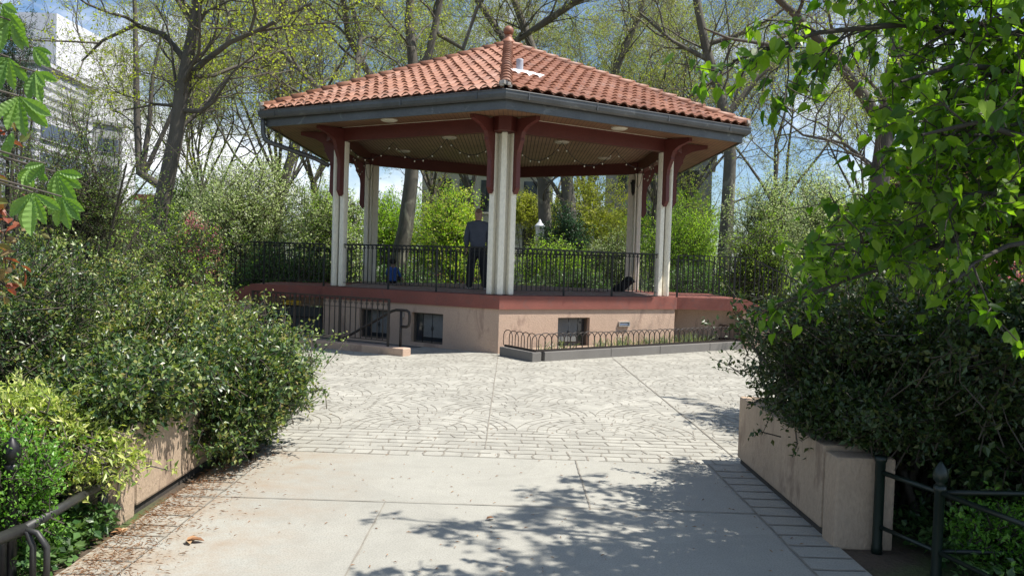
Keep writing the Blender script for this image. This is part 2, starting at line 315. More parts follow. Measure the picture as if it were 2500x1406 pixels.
def shrub(name, c, rad, label, cat='shrub', group=None, twigs=900, per=18, leaf=.05, kind='rh', asp=.5, leafmat='holly', leafmat2=None, frac2=.2, zmin=.03, lump=.28, droop=.0, stem='twig_dark', inner=.35, up=.25, seed=1, spread=.07, tr=.006, flat=0., twlen=.45):
    """a mound of thin twigs carrying leaves; outline broken by lobes and stray shoots"""
    rg = np.random.default_rng(seed); c = np.array(c, float); rad = np.array(rad, float)
    root = empty(name, (c[0],c[1],0.), label, cat, group)
    lobes = rnd_dir(16, .2, rg); amp = rg.uniform(.5, 1, 16)
    d = rnd_dir(twigs, .15, rg)
    k = ((np.maximum(0, d@lobes.T)**7)*amp).max(1)
    shell = (1-lump)+lump*1.5*k; depth = rg.uniform(0,1,twigs)**.55; depth = inner+(1-inner)*depth
    tip = c+d*rad*(shell*depth)[:,None]; stray = rg.random(twigs) < .12; tip[stray] += (d[stray]*rad*rg.uniform(.04,.28,(stray.sum(),1)))
    L = twlen*rg.uniform(.6,1.3,twigs)*min(1,rad.min())
    td = nrm(d+rg.normal(size=(twigs,3))*.45+np.array([0,0,up])); td[:,2] *= (1-flat)
    a0 = tip-td*L[:,None]; mid = (a0+tip)/2+rg.normal(size=(twigs,3))*.03; tip = tip+np.array([0,0,-droop])*L[:,None]
    fq = rg.normal(size=(4,3))*(7.5/max(.5,min(1.6,rad.mean()))); ph = rg.uniform(0,6.3,4); g_ = np.sin(tip@fq.T+ph).sum(1)
    ok = (tip[:,2] > zmin) & ((g_ > -.9) | (depth < .55)); a0[:,2] = np.maximum(a0[:,2], zmin*.5); a0, mid, tip, td, L = a0[ok], mid[ok], tip[ok], td[ok], L[ok]; n = len(tip)
    paths = np.stack([a0,mid,tip],1); rr = np.tile(np.array([[tr,tr*.7,tr*.35]]), (n,1))
    ch = tubes_np(list(paths), list(rr), 3)
    # main stems from the root outwards
    ms = min(22, max(5,n//60)); pi = rg.choice(n, ms, replace=False)
    base = np.array([c[0],c[1],0.])+np.stack([rg.normal(size=ms)*rad[0]*.14, rg.normal(size=ms)*rad[1]*.14, np.zeros(ms)],1)
    sp = np.stack([base, base*.55+a0[pi]*.45+rg.normal(size=(ms,3))*.05+np.array([0,0,.1*rad[2]]), a0[pi]],1)
    sr = np.tile(np.array([[.022,.016,.008]]), (ms,1))*min(1.6, max(.5, rad.max()))
    ch += tubes_np(list(sp), list(sr), 5)
    npmesh('stem', [(v,f,0,True) for v,f in ch], [M[stem]], root)
    # leaves
    t = .12+.91*rg.random((n,per))**.72; P = np.where(t[...,None]<.5, a0[:,None]+(mid-a0)[:,None]*(t*2)[...,None], mid[:,None]+(tip-mid)[:,None]*(t*2-1)[...,None])
    P = P+rg.normal(size=P.shape)*spread*.35; D = td[:,None]*.55+rg.normal(size=P.shape)*.75+np.array([0,0,.12]); Nn = rg.normal(size=P.shape)*.55+np.array([0,0,1.])
    P = P.reshape(-1,3); keep = P[:,2] > zmin; P = P[keep]; D = D.reshape(-1,3)[keep]; Nn = Nn.reshape(-1,3)[keep]
    sz = leaf*rg.uniform(.6,1.3,len(P)); tt = t.reshape(-1)[keep]
    if leafmat2:
        # new growth sits at shoot ends
        w2 = (tt > .72) & (rg.random(len(P)) < frac2*2.2)
        v1,f1 = leaves_np(kind, P[~w2], D[~w2], Nn[~w2], sz[~w2], asp); v2,f2 = leaves_np(kind, P[w2], D[w2], Nn[w2], sz[w2]*.9, asp)
        npmesh('foliage', [(v1,f1,0,False),(v2,f2,1,False)], [M[leafmat],M[leafmat2]], root)
    else:
        v1,f1 = leaves_np(kind, P, D, Nn, sz, asp); npmesh('foliage', [(v1,f1,0,False)], [M[leafmat]], root)
    return root
def grow_from(limbs, rd, levels, seg=4, grav=0., jit=.22, upb=.25):
    """limbs: list of (points, radii). levels: list of dict(n, L, spread, r) ; returns lists per level of (pts, radii)"""
    allp = []; cur = limbs
    for li, lv in enumerate(levels):
        nxt = []
        for pts, rad in cur:
            k = len(pts)
            seglen = [ (Vector(pts[i+1])-Vector(pts[i])).length for i in range(k-1)]; tot = sum(seglen)
            cnt = lv['n'] if not lv.get('dens') else max(1, int(tot*lv['dens']*rd.uniform(.8,1.2)))
            for _ in range(cnt):
                t = rd.uniform(lv.get('t0',.2), 1.0)*tot; i = 0
                while i < k-2 and t > seglen[i]: t -= seglen[i]; i += 1
                f = min(1, t/max(seglen[i],1e-6)); p = Vector(pts[i]).lerp(Vector(pts[i+1]), f); r0 = rad[i]*(1-f)+rad[i+1]*f
                ax = (Vector(pts[i+1])-Vector(pts[i])).normalized()
                side = Vector((rd.gauss(0,1),rd.gauss(0,1),rd.gauss(0,.7))); side = (side-ax*side.dot(ax)).normalized()
                d = (ax*math.cos(lv['spread'])+side*math.sin(lv['spread'])+Vector((0,0,upb*lv.get('up',1)))).normalized()
                Ln = lv['L']*rd.uniform(.55,1.25); pp = [tuple(p)]; q = p.copy(); sg = lv.get('seg', seg)
                rr0 = min(lv['r'], r0*.75)
                for s_ in range(sg):
                    d = (d+Vector((rd.gauss(0,jit),rd.gauss(0,jit),rd.gauss(0,jit)+lv.get('g',grav)))).normalized(); q = q+d*(Ln/sg); pp.append(tuple(q))
                rr = [max(rr0*(1-.8*j/sg), .003) for j in range(sg+1)]; nxt.append((pp, rr))
        allp.append(nxt); cur = nxt
    return allp
def tree(name, base, limbs, label, levels, group=None, cat='tree', bark='bark', twig='twig', leafmat='sprout', leaf=.07, per=6, kind='rh', asp=.6, seed=1, sides=8, jit=.22, upb=.25, leaf_from=-1, up_leaf=0., drop=0., cl=.1, mesh_parent=None):
    rd = random.Random(seed); rg = np.random.default_rng(seed)
    root = empty(name, (base[0],base[1],0), label, cat, group)
    lv = grow_from(limbs, rd, levels, jit=jit, upb=upb)
    big = tubes_np([l[0] for l in limbs], [l[1] for l in limbs], 12)+tubes_np([a for a,_ in lv[0]], [b for _,b in lv[0]], 7)
    npmesh('trunk', [(v,f,0,True) for v,f in big], [M[bark]], root)
    ch = []
    for li, l in enumerate(lv[1:]): ch += [(v,f,0,True) for v,f in tubes_np([a for a,_ in l], [b for _,b in l], 4 if li == 0 else 3)]
    src = lv[-1] if leaf_from == -1 else [x for l in lv[leaf_from:] for x in l]
    A = np.array([p[-1] for p,_ in src]); B = np.array([p[max(0,len(p)-3)] for p,_ in src]); n = len(A)
    t = rg.uniform(-.1,1,(n,per)); P = B[:,None]+(A-B)[:,None]*t[...,None]+rg.normal(size=(n,per,3))*cl*.5
    D = (A-B)[:,None]*.6+rg.normal(size=P.shape)*.5+np.array([0,0,-drop]); Nn = rg.normal(size=P.shape)*.6+np.array([0,0,1.])
    P = P.reshape(-1,3); v,f = leaves_np(kind, P, D.reshape(-1,3), Nn.reshape(-1,3), leaf*rg.uniform(.5,1.3,len(P)), asp)
    ch.append((v,f,1,False)); npmesh('crown', ch, [M[twig],M[leafmat]], root)
    return root
# ================================================================== THE SETTING
CX, CY = -.284, 19.934; ROT = .012; ZD = 1.1146; NEAR = R_(-90)
def hexv(R, k, z=0.): a = ROT-math.pi/2+k*math.pi/3; return Vector((CX+R*math.cos(a), CY+R*math.sin(a), z))
def hexring(mb, prof, sides=range(6), mi=0, caps=False):
    """sweep a closed (R, z) profile round the hexagon, one mitred length per side"""
    for k in sides:
        A = [hexv(r,k,z) for r,z in prof]; B = [hexv(r,k+1,z) for r,z in prof]; n = len(prof)
        mb.add(A+B, [(i,(i+1)%n,n+(i+1)%n,n+i) for i in range(n)]+([tuple(range(n)), tuple(range(n,2*n))[::-1]] if caps else []), mi)
PIT = [(-2.35,15.06),(-5.62,16.95),(-5.62,17.86),(-4.02,17.60),(-1.75,16.28)]
def sheet(name, outer, z, mat, hole=None):
    polys = [[Vector((x,y,0)) for x,y in outer]]
    if hole: polys.append([Vector((x,y,0)) for x,y in hole][::-1])
    vs = [v for p in polys for v in p]; tr = tessellate_polygon(polys)
    me = bpy.data.meshes.new(name); me.from_pydata([(v.x,v.y,z) for v in vs], [], [tuple(t) for t in tr])
    bm = bmesh.new(); bm.from_mesh(me)
    for f in bm.faces:
        if f.normal.z < 0: f.normal_flip()
    bm.to_mesh(me); bm.free(); o = link(name, me, None, [mat]); return tag(o, kind='structure')
sheet('ground', [(-300,-60),(300,-60),(300,400),(-300,400)], -.012, M['soil'], PIT)
sheet('plaza', [(-9,7.17),(9,7.17),(11,15),(11,30),(-11,30),(-11,15)], 0, M['plaza'], PIT)
sheet('path', [(-2.36,-6),(2.12,-6),(2.12,7.17),(-2.36,7.17)], 0, M['conc'])
sheet('back_path', [(-14,30.004),(14,30.004),(20,33),(-20,33)], .004, M['conc'])

# joints of the stamped paving, real shallow lines of dirt
rd = random.Random(3); jv = []; jf = []
def ribbon(pts, w, z=.004):
    b = len(jv); n = len(pts)
    for i, (x,y) in enumerate(pts):
        x0,y0 = pts[max(0,i-1)]; x1,y1 = pts[min(n-1,i+1)]; dx, dy = x1-x0, y1-y0; l = math.hypot(dx,dy) or 1; ww = w*rd.uniform(.55,1.25)/2
        jv.append((x-dy/l*ww, y+dx/l*ww, z)); jv.append((x+dy/l*ww, y-dx/l*ww, z))
    for i in range(n-1): jf.append((b+2*i, b+2*i+1, b+2*i+3, b+2*i+2))
def inpoly(x, y, P):
    c = False; n = len(P)
    for i in range(n):
        x1,y1 = P[i]; x2,y2 = P[i-1]
        if (y1 > y) != (y2 > y) and x < (x2-x1)*(y-y1)/(y2-y1)+x1: c = not c
    return c
PAVHEX = [tuple(hexv(4.34,k)[:2]) for k in range(6)]
BED = [(-.21,15.19),(.4,14.33),(5.35,18.17),(3.6,18.2)]
CURB0, CURB1 = (-1.86,14.66),(-5.7,16.9)
def free(x, y):
    if abs(x) > 7.5 or y < 8.22 or y > 18.6: return False
    if inpoly(x,y,PAVHEX) or inpoly(x,y,PIT) or inpoly(x,y,BED): return False
    if x < -1.8 and y > 14.6+(-1.86-x)*.58: return False
    return True
Rf = .92; rows = []
for r in range(-1, 14):
    for q in range(-6, 7): rows.append((q*2*Rf+(r%2)*Rf+.1, 7.45+r*Rf))
cent = sorted(rows, key=lambda c: c[1])
def owner(x, y):      # fans overlap like scales: the nearest row in front wins
    for cx, cy in cent:
        if (x-cx)**2+(y-cy)**2 <= Rf*Rf*1.02: return (cx,cy)
    return None
for cx, cy in cent:
    for ri in range(1, 10):
        rad = Rf*ri/9.; na = max(8, int(rad*46)); run = []
        for i in range(na+1):
            a = -math.pi*.3+math.pi*1.6*i/na; x = cx+rad*math.cos(a); y = cy+rad*math.sin(a)
            if free(x,y) and owner(cx+(rad-.004)*math.cos(a), cy+(rad-.004)*math.sin(a)+1e-4) == (cx,cy) and rd.random() > .1: run.append((x+rd.gauss(0,.004), y+rd.gauss(0,.006)))
            else:
                if len(run) > 1: ribbon(run, .0095)
                run = []
        if len(run) > 1: ribbon(run, .0095)
        if ri > 1:
            nb = max(2, int(1.6*math.pi*rad/.17))
            for i in range(nb+1):
                a = -math.pi*.3+math.pi*1.6*(i+rd.uniform(-.25,.25)+(ri%2)*.5)/nb; r0 = rad-Rf/9; x = cx+rad*math.cos(a); y = cy+rad*math.sin(a)
                if free(x,y) and owner(x-1e-3*math.cos(a),y) == (cx,cy) and rd.random() > .3: ribbon([(cx+r0*math.cos(a),cy+r0*math.sin(a)), (x+rd.gauss(0,.01),y)], .010)
# running bond bricks and the soldier course in front
y = 7.17
for x in np.arange(-3.0, 2.0, .162): ribbon([(x+rd.gauss(0,.005), 7.18),(x+rd.gauss(0,.008), 7.26),(x+rd.gauss(0,.005), 7.335)], .02)
for yy in [7.172,7.34,7.49,7.64,7.79,7.94,8.08,8.22]:
    pts = [(x, yy+rd.gauss(0,.006)) for x in np.arange(-6 if yy > 7.4 else -3.5, 4.01 if yy > 7.4 else 2.1, .12)]
    i = 0
    while i < len(pts)-2:
        n = rd.randint(3,14); ribbon(pts[i:i+n], .012); i += n-(0 if rd.random() < .3 else 1)
for j, yy in enumerate([7.34,7.49,7.64,7.79,7.94,8.08]):
    for x in np.arange(-5.6+(j%2)*.14, 3.9, .28):
        if rd.random() > .06: ribbon([(x+rd.gauss(0,.02),yy),(x+rd.gauss(0,.02),yy+.145)], .014)
for yy in np.arange(1.2, 7.1, .205): ribbon([(1.80,yy+rd.gauss(0,.006)),(1.95,yy),(2.11,yy+rd.gauss(0,.006))], .02); ribbon([(-2.04,yy+rd.gauss(0,.006)),(-2.34,yy)], .015)
for P, wd in (([(1.79,1.0),(1.79,7.17)],.014),([(-2.05,1),(-2.05,7.17)],.012),([(-2.3,5.74),(1.79,5.74)],.011),([(-.86,1),(-.85,5.74)],.012),([(.61,5.75),(.61,7.17)],.012),([(-.2,7.5),(-.22,14.95)],.013),([(2.1,7.5),(1.98,12.4),(1.95,15.3)],.018)):
    (xa,ya),(xb,yb) = P[0],P[-1]; n = 40; ribbon([(xa+(xb-xa)*i/n+rd.gauss(0,.002), ya+(yb-ya)*i/n) for i in range(n+1)], wd, .0065)
me = bpy.data.meshes.new('paving_joints'); me.from_pydata(jv, [], jf); tag(link('paving_joints', me, None, [M['joint']]), kind='structure')

# sunken area with its steps
mb = MB(); zb = -1.15
mb.prism([(-5.6,16.96),(-5.6,17.84),(-4.0,17.58),(-1.8,16.3),(-2.38,15.1)], zb-.1, zb)
for i in range(6):
    f = i/6; a = Vector((-1.92,15.98,0)).lerp(Vector((-3.5,17.0,0)), f); b = Vector((-2.33,15.12,0)).lerp(Vector((-3.9,15.98,0)), f); a2 = Vector((-1.92,15.98,0)).lerp(Vector((-3.5,17.0,0)), f+1/6); b2 = Vector((-2.33,15.12,0)).lerp(Vector((-3.9,15.98,0)), f+1/6)
    mb.prism([a[:2],b[:2],b2[:2],a2[:2]], zb+.002*i, -.17*(i+.4))
n = len(PIT)
for i in range(n):
    a = Vector((*PIT[i],0)); b = Vector((*PIT[(i+1)%n],0)); t = (b-a).normalized(); o_ = Vector((-t.y,t.x,0))
    c0 = sum((Vector((*p,0)) for p in PIT), Vector())/n
    if (c0-a).dot(o_) > 0: o_ = -o_
    o_ *= .08; mb.prism([(a+o_*.02)[:2],(b+o_*.02)[:2],(b+o_)[:2],(a+o_)[:2]], zb-.1, -.016)
tag(mb.build('area_steps', M['concfloor']), kind='structure')

# ================================================================== THE PAVILION
pav = empty('pavilion', (CX,CY,0), 'six-sided open bandstand pavilion with red tiled roof on white posts above a tan basement', 'pavilion')
APX = 7.02; RT = 5.80; ZE = 4.76
def wall_with_holes(mb, a, b, z0, z1, holes, th, mi=0):
    a, b = Vector(a), Vector(b); t = (b-a).normalized(); nn = Vector((t.y,-t.x,0)); Ltot = (b-a).length
    if (nn.dot(a-Vector((CX,CY,0)))) < 0: nn = -nn
    def bx(s0,s1,q0,q1):
        if s1-s0 < 1e-4 or q1-q0 < 1e-4: return
        p = a+t*s0; q = a+t*s1; i_ = -nn*th; mb.prism([p[:2],q[:2],(q+i_)[:2],(p+i_)[:2]], q0, q1, mi)
    s = 0
    for h0,h1,q0,q1 in sorted(holes): bx(s,h0,z0,z1); bx(h0,h1,z0,q0); bx(h0,h1,q1,z1); s = h1
    bx(s, Ltot, z0, z1); return t, nn
RW = 4.42; wb = MB(); FACES = {}
HL = [(1.28,2.06,.07,.68),(2.62,3.42,.07,.68)]; HR = [(1.36,2.14,.07,.68)]
for k, holes in ((-1,None),(0,HR),(1,[]),(2,[]),(3,[]),(4,[])):
    if k == -1: continue
    a, b = hexv(RW,k), hexv(RW,k+1); FACES[k] = (a, *wall_with_holes(wb, a, b, -1.2, .85, holes, .22))
a, b = hexv(RW,0), hexv(RW,-1); FACES[-1] = (a, *wall_with_holes(wb, a, b, -1.2, .85, HL, .22))
def wingwalls(mb, s):         # landing and stair wings left (s=-1) and right (+1)
    x0 = CX+s*3.84; x1 = CX+s*5.42; x2 = CX+s*7.7; yf = 18.02; yb = 21.95
    if s > 0: mb.prism([(x0,yf+.42),(x1-.0,yf+.42),(x1,yf+.62),(x0,yf+.62)], -.02, .842)
    else: mb.prism([(x1,yf+.42),(x1+.12,yf+.42),(x1+.12,yf+.62),(x1,yf+.62)], -1.2, .842); mb.prism([(x0-.18,yf+.42),(x0,yf+.42),(x0,yf+.62),(x0-.18,yf+.62)], -1.2, .842); mb.prism([(x1+.12,yf+.43),(x0-.18,yf+.43),(x0-.18,yf+.62),(x1+.12,yf+.62)], .62, .842)
    mb.prism([(x1,yf),(x1+s*.2,yf),(x1+s*.2,yf+.615),(x1,yf+.615)][::s], -.02, .842)
    P = [(x1+s*.2,yf,-.02),(x2,yf,-.02),(x2,yf,.02),(x1+s*.2,yf,.80)]; mb.plate([Vector(p)+Vector((0,.1,0)) for p in P], (0,.2,0))
    P = [(x1+s*.2,yb,-.02),(x2,yb,-.02),(x2,yb,.02),(x1+s*.2,yb,.80)]; mb.plate([Vector(p)-Vector((0,.1,0)) for p in P], (0,.2,0))
wingwalls(wb, 1); wingwalls(wb, -1)
wall = wb.build('base_wall', M['stucco'], pav)
# slab, landings, sloping copings
sb = MB(); sb.prism([hexv(4.46,k)[:2] for k in range(6)], .85, ZD-.01)
for s in (1,-1):
    x0 = CX+s*(4.46*math.cos(math.pi/6)+.012); x1 = CX+s*5.46; P = [(x0,17.93),(x1,17.93),(x1,21.95),(x0,21.95)]
    sb.prism(P if s > 0 else P[::-1], .845, ZD-.014)
    for yy in (17.93,21.72):
        P = [Vector((x1,yy+.115,ZD-.015)), Vector((x1+s*2.35,yy+.115,.06)), Vector((x1+s*2.35,yy+.115,-.02)), Vector((x1+s*2.0,yy+.115,-.02)), Vector((x1,yy+.115,.845))]
        sb.plate(P, (0,.23,0))
sb.build('deck_slab', M['redpaint'], pav)
for s in (1,-1):
    st = MB()
    for i in range(6):
        xa = CX+s*(5.465+i*.38); xb = xa+s*.38; st.prism(([(xa,18.17),(xb,18.17),(xb,21.71),(xa,21.71)])[::s], -.03, ZD-.18*(i+1))
    st.build('stair', M['concfloor'], pav)
dm = MB(); dm.prism([hexv(4.12,k)[:2] for k in range(6)], ZD-.012, ZD); dm.build('deck_paving', M['decktile'], pav)
gj = MB()
for k in range(6):
    a = hexv(.05,k); b = hexv(4.1,k)
    gj.bar((a.x,a.y,ZD), (b.x,b.y,ZD), .02, .006)
    for f in np.arange(.12, 1, .12):
        p = hexv(4.1*f,k); q = hexv(4.1*f,k+1); gj.bar((p.x,p.y,ZD), (q.x,q.y,ZD), .012, .006)
    for f in np.arange(.1,1,.1):
        p = hexv(4.1,k).lerp(hexv(4.1,k+1), f); n_ = (hexv(1,k)+hexv(1,k+1))/2-Vector((CX,CY,0)); q = p-n_*1.1; gj.bar((p.x,p.y,ZD), (q.x,q.y,ZD), .012, .005)
gj.build('deck_joints', M['mortar'], pav)

# windows with blinds and twisted bars
for k, holes in ((-1,HL),(0,HR)):
    a, t, nn = FACES[k]
    for h0,h1,q0,q1 in holes:
        P = lambda s, z, d: a+t*s+nn*d+Vector((0,0,z))
        f = MB(); w_ = .035
        for s0,s1,z0,z1 in ((h0,h0+w_,q0,q1),(h1-w_,h1,q0,q1),(h0+w_,h1-w_,q0,q0+w_),(h0+w_,h1-w_,q1-w_,q1)):
            f.plate([P(s0,z0,-.13),P(s1,z0,-.13),P(s1,z1,-.13),P(s0,z1,-.13)], nn*.06)
        fo = f.build('window', M['frame'], pav)
        g = MB(); g.plate([P(h0+w_,q0+w_,-.15),P(h1-w_,q0+w_,-.15),P(h1-w_,q1-w_,-.15),P(h0+w_,q1-w_,-.15)], nn*.008); g.build('pane', M['glass'], fo)
        bl = MB(); zt = q1-w_
        while zt > q0+.12: bl.plate([P(h0+.07,zt-.016,-.135),P(h1-.22,zt-.016,-.135),P(h1-.22,zt,-.139),P(h0+.07,zt,-.139)], nn*.003); zt -= .02
        bl.build('blind', M['blind'], fo)
        for s_ in (h0+(h1-h0)*.36, h0+(h1-h0)*.66):
            b = MB(); b.tube([P(s_,q0+.01,-.04),P(s_,q1-.01,-.04)], .008, 6); zc = (q0+q1)/2
            for j in range(4):
                pts = []
                for i in range(9): u = i/8; an = math.pi/2*j+u*math.pi; pts.append(P(s_,zc-.06+u*.12,-.04)+(t*math.cos(an)+nn*math.sin(an))*.026*math.sin(math.pi*u))
                b.tube(pts, .005, 4)
            b.build('window_bar', M['iron'], fo)
a, t, nn = FACES[0]; v = MB(); P = lambda s, z, d: a+t*s+nn*d+Vector((0,0,z))
for z0,z1,d in ((.49,.505,.05),(.575,.59,.05)): v.plate([P(2.87,z0,d/2),P(3.15,z0,d/2),P(3.15,z1,d/2),P(2.87,z1,d/2)], nn*d)
for s0 in (2.87,3.135): v.plate([P(s0,.506,.025),P(s0+.015,.506,.025),P(s0+.015,.574,.025),P(s0,.574,.025)], nn*.05)
v.plate([P(2.886,.52,.028),P(3.134,.52,.028),P(3.134,.555,.014),P(2.886,.555,.014)], nn*.006); v.build('vent_hood', M['alum'], pav)
a, t, nn = FACES[-1]; v = MB(); P = lambda s, z, d: a+t*s+nn*d+Vector((0,0,z)); v.plate([P(2.23,.55,.03),P(2.29,.55,.03),P(2.29,.70,.03),P(2.23,.70,.03)], nn*.055); v.build('outlet_box', M['alum'], pav)
# basement door under the left landing
dr = MB(); dr.box((-4.78,18.40,-.27), (1.02,.05,1.76)); do = dr.build('door', M['door'], pav)
q = MB(); q.box((-4.78,18.36,.38), (1.0,.03,.03)); q.tube([(-4.4,18.34,-.15),(-4.4,18.34,.05)], .012, 6); q.build('door_handle', M['iron'], do)
q = MB(); q.box((-4.93,18.27,.70), (.40,.02,.10), bev=.008); q.build('yellow_sign_panel', M['yellow'], pav)

# columns: three white posts in a V with red brackets
brk = []
for k in range(6):
    V = hexv(4.2,k); inn = (Vector((CX,CY,0))-V).normalized(); z0, z1 = ZD, 4.245
    ta = (hexv(4.2,k+1)-V).normalized(); tb = (hexv(4.2,k-1)-V).normalized()
    col = MB(); c0 = V+inn*.05
    for tt in (ta,tb): col.bar(c0+Vector((0,0,z0+.01))+inn*.03, c0+Vector((0,0,z1-.002))+inn*.03, .01)
    for tt in (ta,tb): p0 = c0+tt*.10+inn*.07; ax = Matrix((tt, Vector((-tt.y,tt.x,0)), Vector((0,0,1)))).transposed(); col.box((p0.x,p0.y,(z0+z1)/2), (.16,.03,z1-z0-.02), ax=ax)
    co = col.build('column', M['cream'], pav)
    for tt in (None,ta,tb):
        p0 = V if tt is None else V+tt*.218; ang = math.atan2(inn.y,inn.x) if tt is None else math.atan2(tt.y,tt.x)
        m_ = MB(); m_.box((p0.x,p0.y,(z0+z1)/2), (.118,.118,z1-z0-.004), rz=ang, bev=.024); m_.build('post', M['cream'], co)
    for tt, k2 in ((ta,k+1),(tb,k-1)):
        nn = ((hexv(1,k)+hexv(1,k2))/2-Vector((CX,CY,0))).normalized(); o0 = V+tt*.218+nn*.062
        prof = [(0,3.12),(.05,3.06),(.13,3.18),(.12,3.72),(.14,3.86),(.22,4.02),(.25,4.06),(.25,4.12),(.30,4.23),(.46,4.32),(.78,4.39),(.78,4.46),(0,4.50)]
        b_ = MB(); b_.plate([o0+nn*x+Vector((0,0,z)) for x,z in prof], tt*.09); b_.build('bracket', M['redwood'], pav)
    cp = MB(); cp.prism([(V+Vector((math.cos(a),math.sin(a),0))*.24)[:2] for a in [ROT+i*math.pi/3+math.pi/6-math.pi/2+k*math.pi/3 for i in range(6)]], 4.25, 4.535); cp.build('capital_block', M['redwood'], pav)
for k in range(6):
    b_ = MB(); hexring(b_, [(4.30,4.247),(4.30,4.54),(4.12,4.54),(4.12,4.247)], [k], caps=True); b_.build('beam', M['redwood'], pav)
c_ = MB(); c_.prism([hexv(4.13,k)[:2] for k in range(6)], 4.543, 4.565); c_.build('ceiling', M['beadboard'], pav)
c_ = MB(); hexring(c_, [(5.70,4.425),(5.70,4.44),(4.14,4.56),(4.14,4.545)]); c_.build('soffit', M['soffitwood'], pav)
c_ = MB(); hexring(c_, [(4.315,4.525),(4.315,4.545),(4.302,4.545),(4.302,4.525)]); c_.build('soffit_trim', M['cream'], pav)
for px, py in ((950,292),(1512,312),(1097,335),(1372,346),(986,368),(1475,385),(1125,404),(1337,411)):
    zc = 4.542
    p = atz(px,py,zc)
    Rr = max(abs((p-Vector((CX,CY,zc))).dot(((hexv(1,k)+hexv(1,k+1))/2-Vector((CX,CY,0))).normalized())) for k in range(6))/math.cos(math.pi/6)
    if Rr > 4.2:
        for _ in range(8): zc = 4.545-(Rr-4.14)/(5.7-4.14)*.12; p = atz(px,py,zc); Rr = max(abs((Vector((p.x,p.y,0))-Vector((CX,CY,0))).dot(((hexv(1,k)+hexv(1,k+1))/2-Vector((CX,CY,0))).normalized())) for k in range(6))/math.cos(math.pi/6)
    l_ = MB(); l_.lathe((p.x,p.y,zc-.045), [(.05,0),(.13,.004),(.165,.022),(.17,.048)], 24); l_.build('ceiling_light', M['lens'], pav)
# fascia and gutter
f_ = MB(); hexring(f_, [(5.74,4.40),(5.74,4.62),(5.69,4.62),(5.69,4.40)]); f_.build('fascia', M['zinc'], pav)
gp = [(5.745,4.70),(5.75,4.60),(5.79,4.56),(5.85,4.555),(5.895,4.585),(5.91,4.64),(5.91,4.69),(5.925,4.70),(5.92,4.712),(5.895,4.705),(5.893,4.64),(5.86,4.585),(5.80,4.58),(5.765,4.61),(5.76,4.70)]
g_ = MB(); hexring(g_, gp); go = g_.build('gutter', M['zinc'], pav)
for k in (-1,0):
    a, b = hexv(5.915,k,4.64), hexv(5.915,k+1,4.64)
    for f in (.08,.33,.62,.9): p = a.lerp(b,f); t = (b-a).normalized(); sl = MB(); sl.bar(p-t*.012, p+t*.012, .008, .13); sl.build('gutter_seam', M['zinc'], go)
# downpipe at the left corner
A = hexv(5.80,-1,4.55); C4 = hexv(4.32,-1); d_ = MB(); o1 = A+Vector((0,0,-.36)); o2 = A.lerp(Vector((C4.x,C4.y,4.0)), .12)+Vector((0,0,-.33))
d_.tube([A, A+Vector((0,0,-.1)), A+Vector((.01,0,-.3)), A+Vector((.05,.01,-.42)), A+Vector((.16,.03,-.48)), Vector((C4.x-.35,C4.y-.02,3.86)), Vector((C4.x-.05,C4.y,3.72))], [.05]*7, 10)
d_.build('downpipe', M['zinc'], pav)

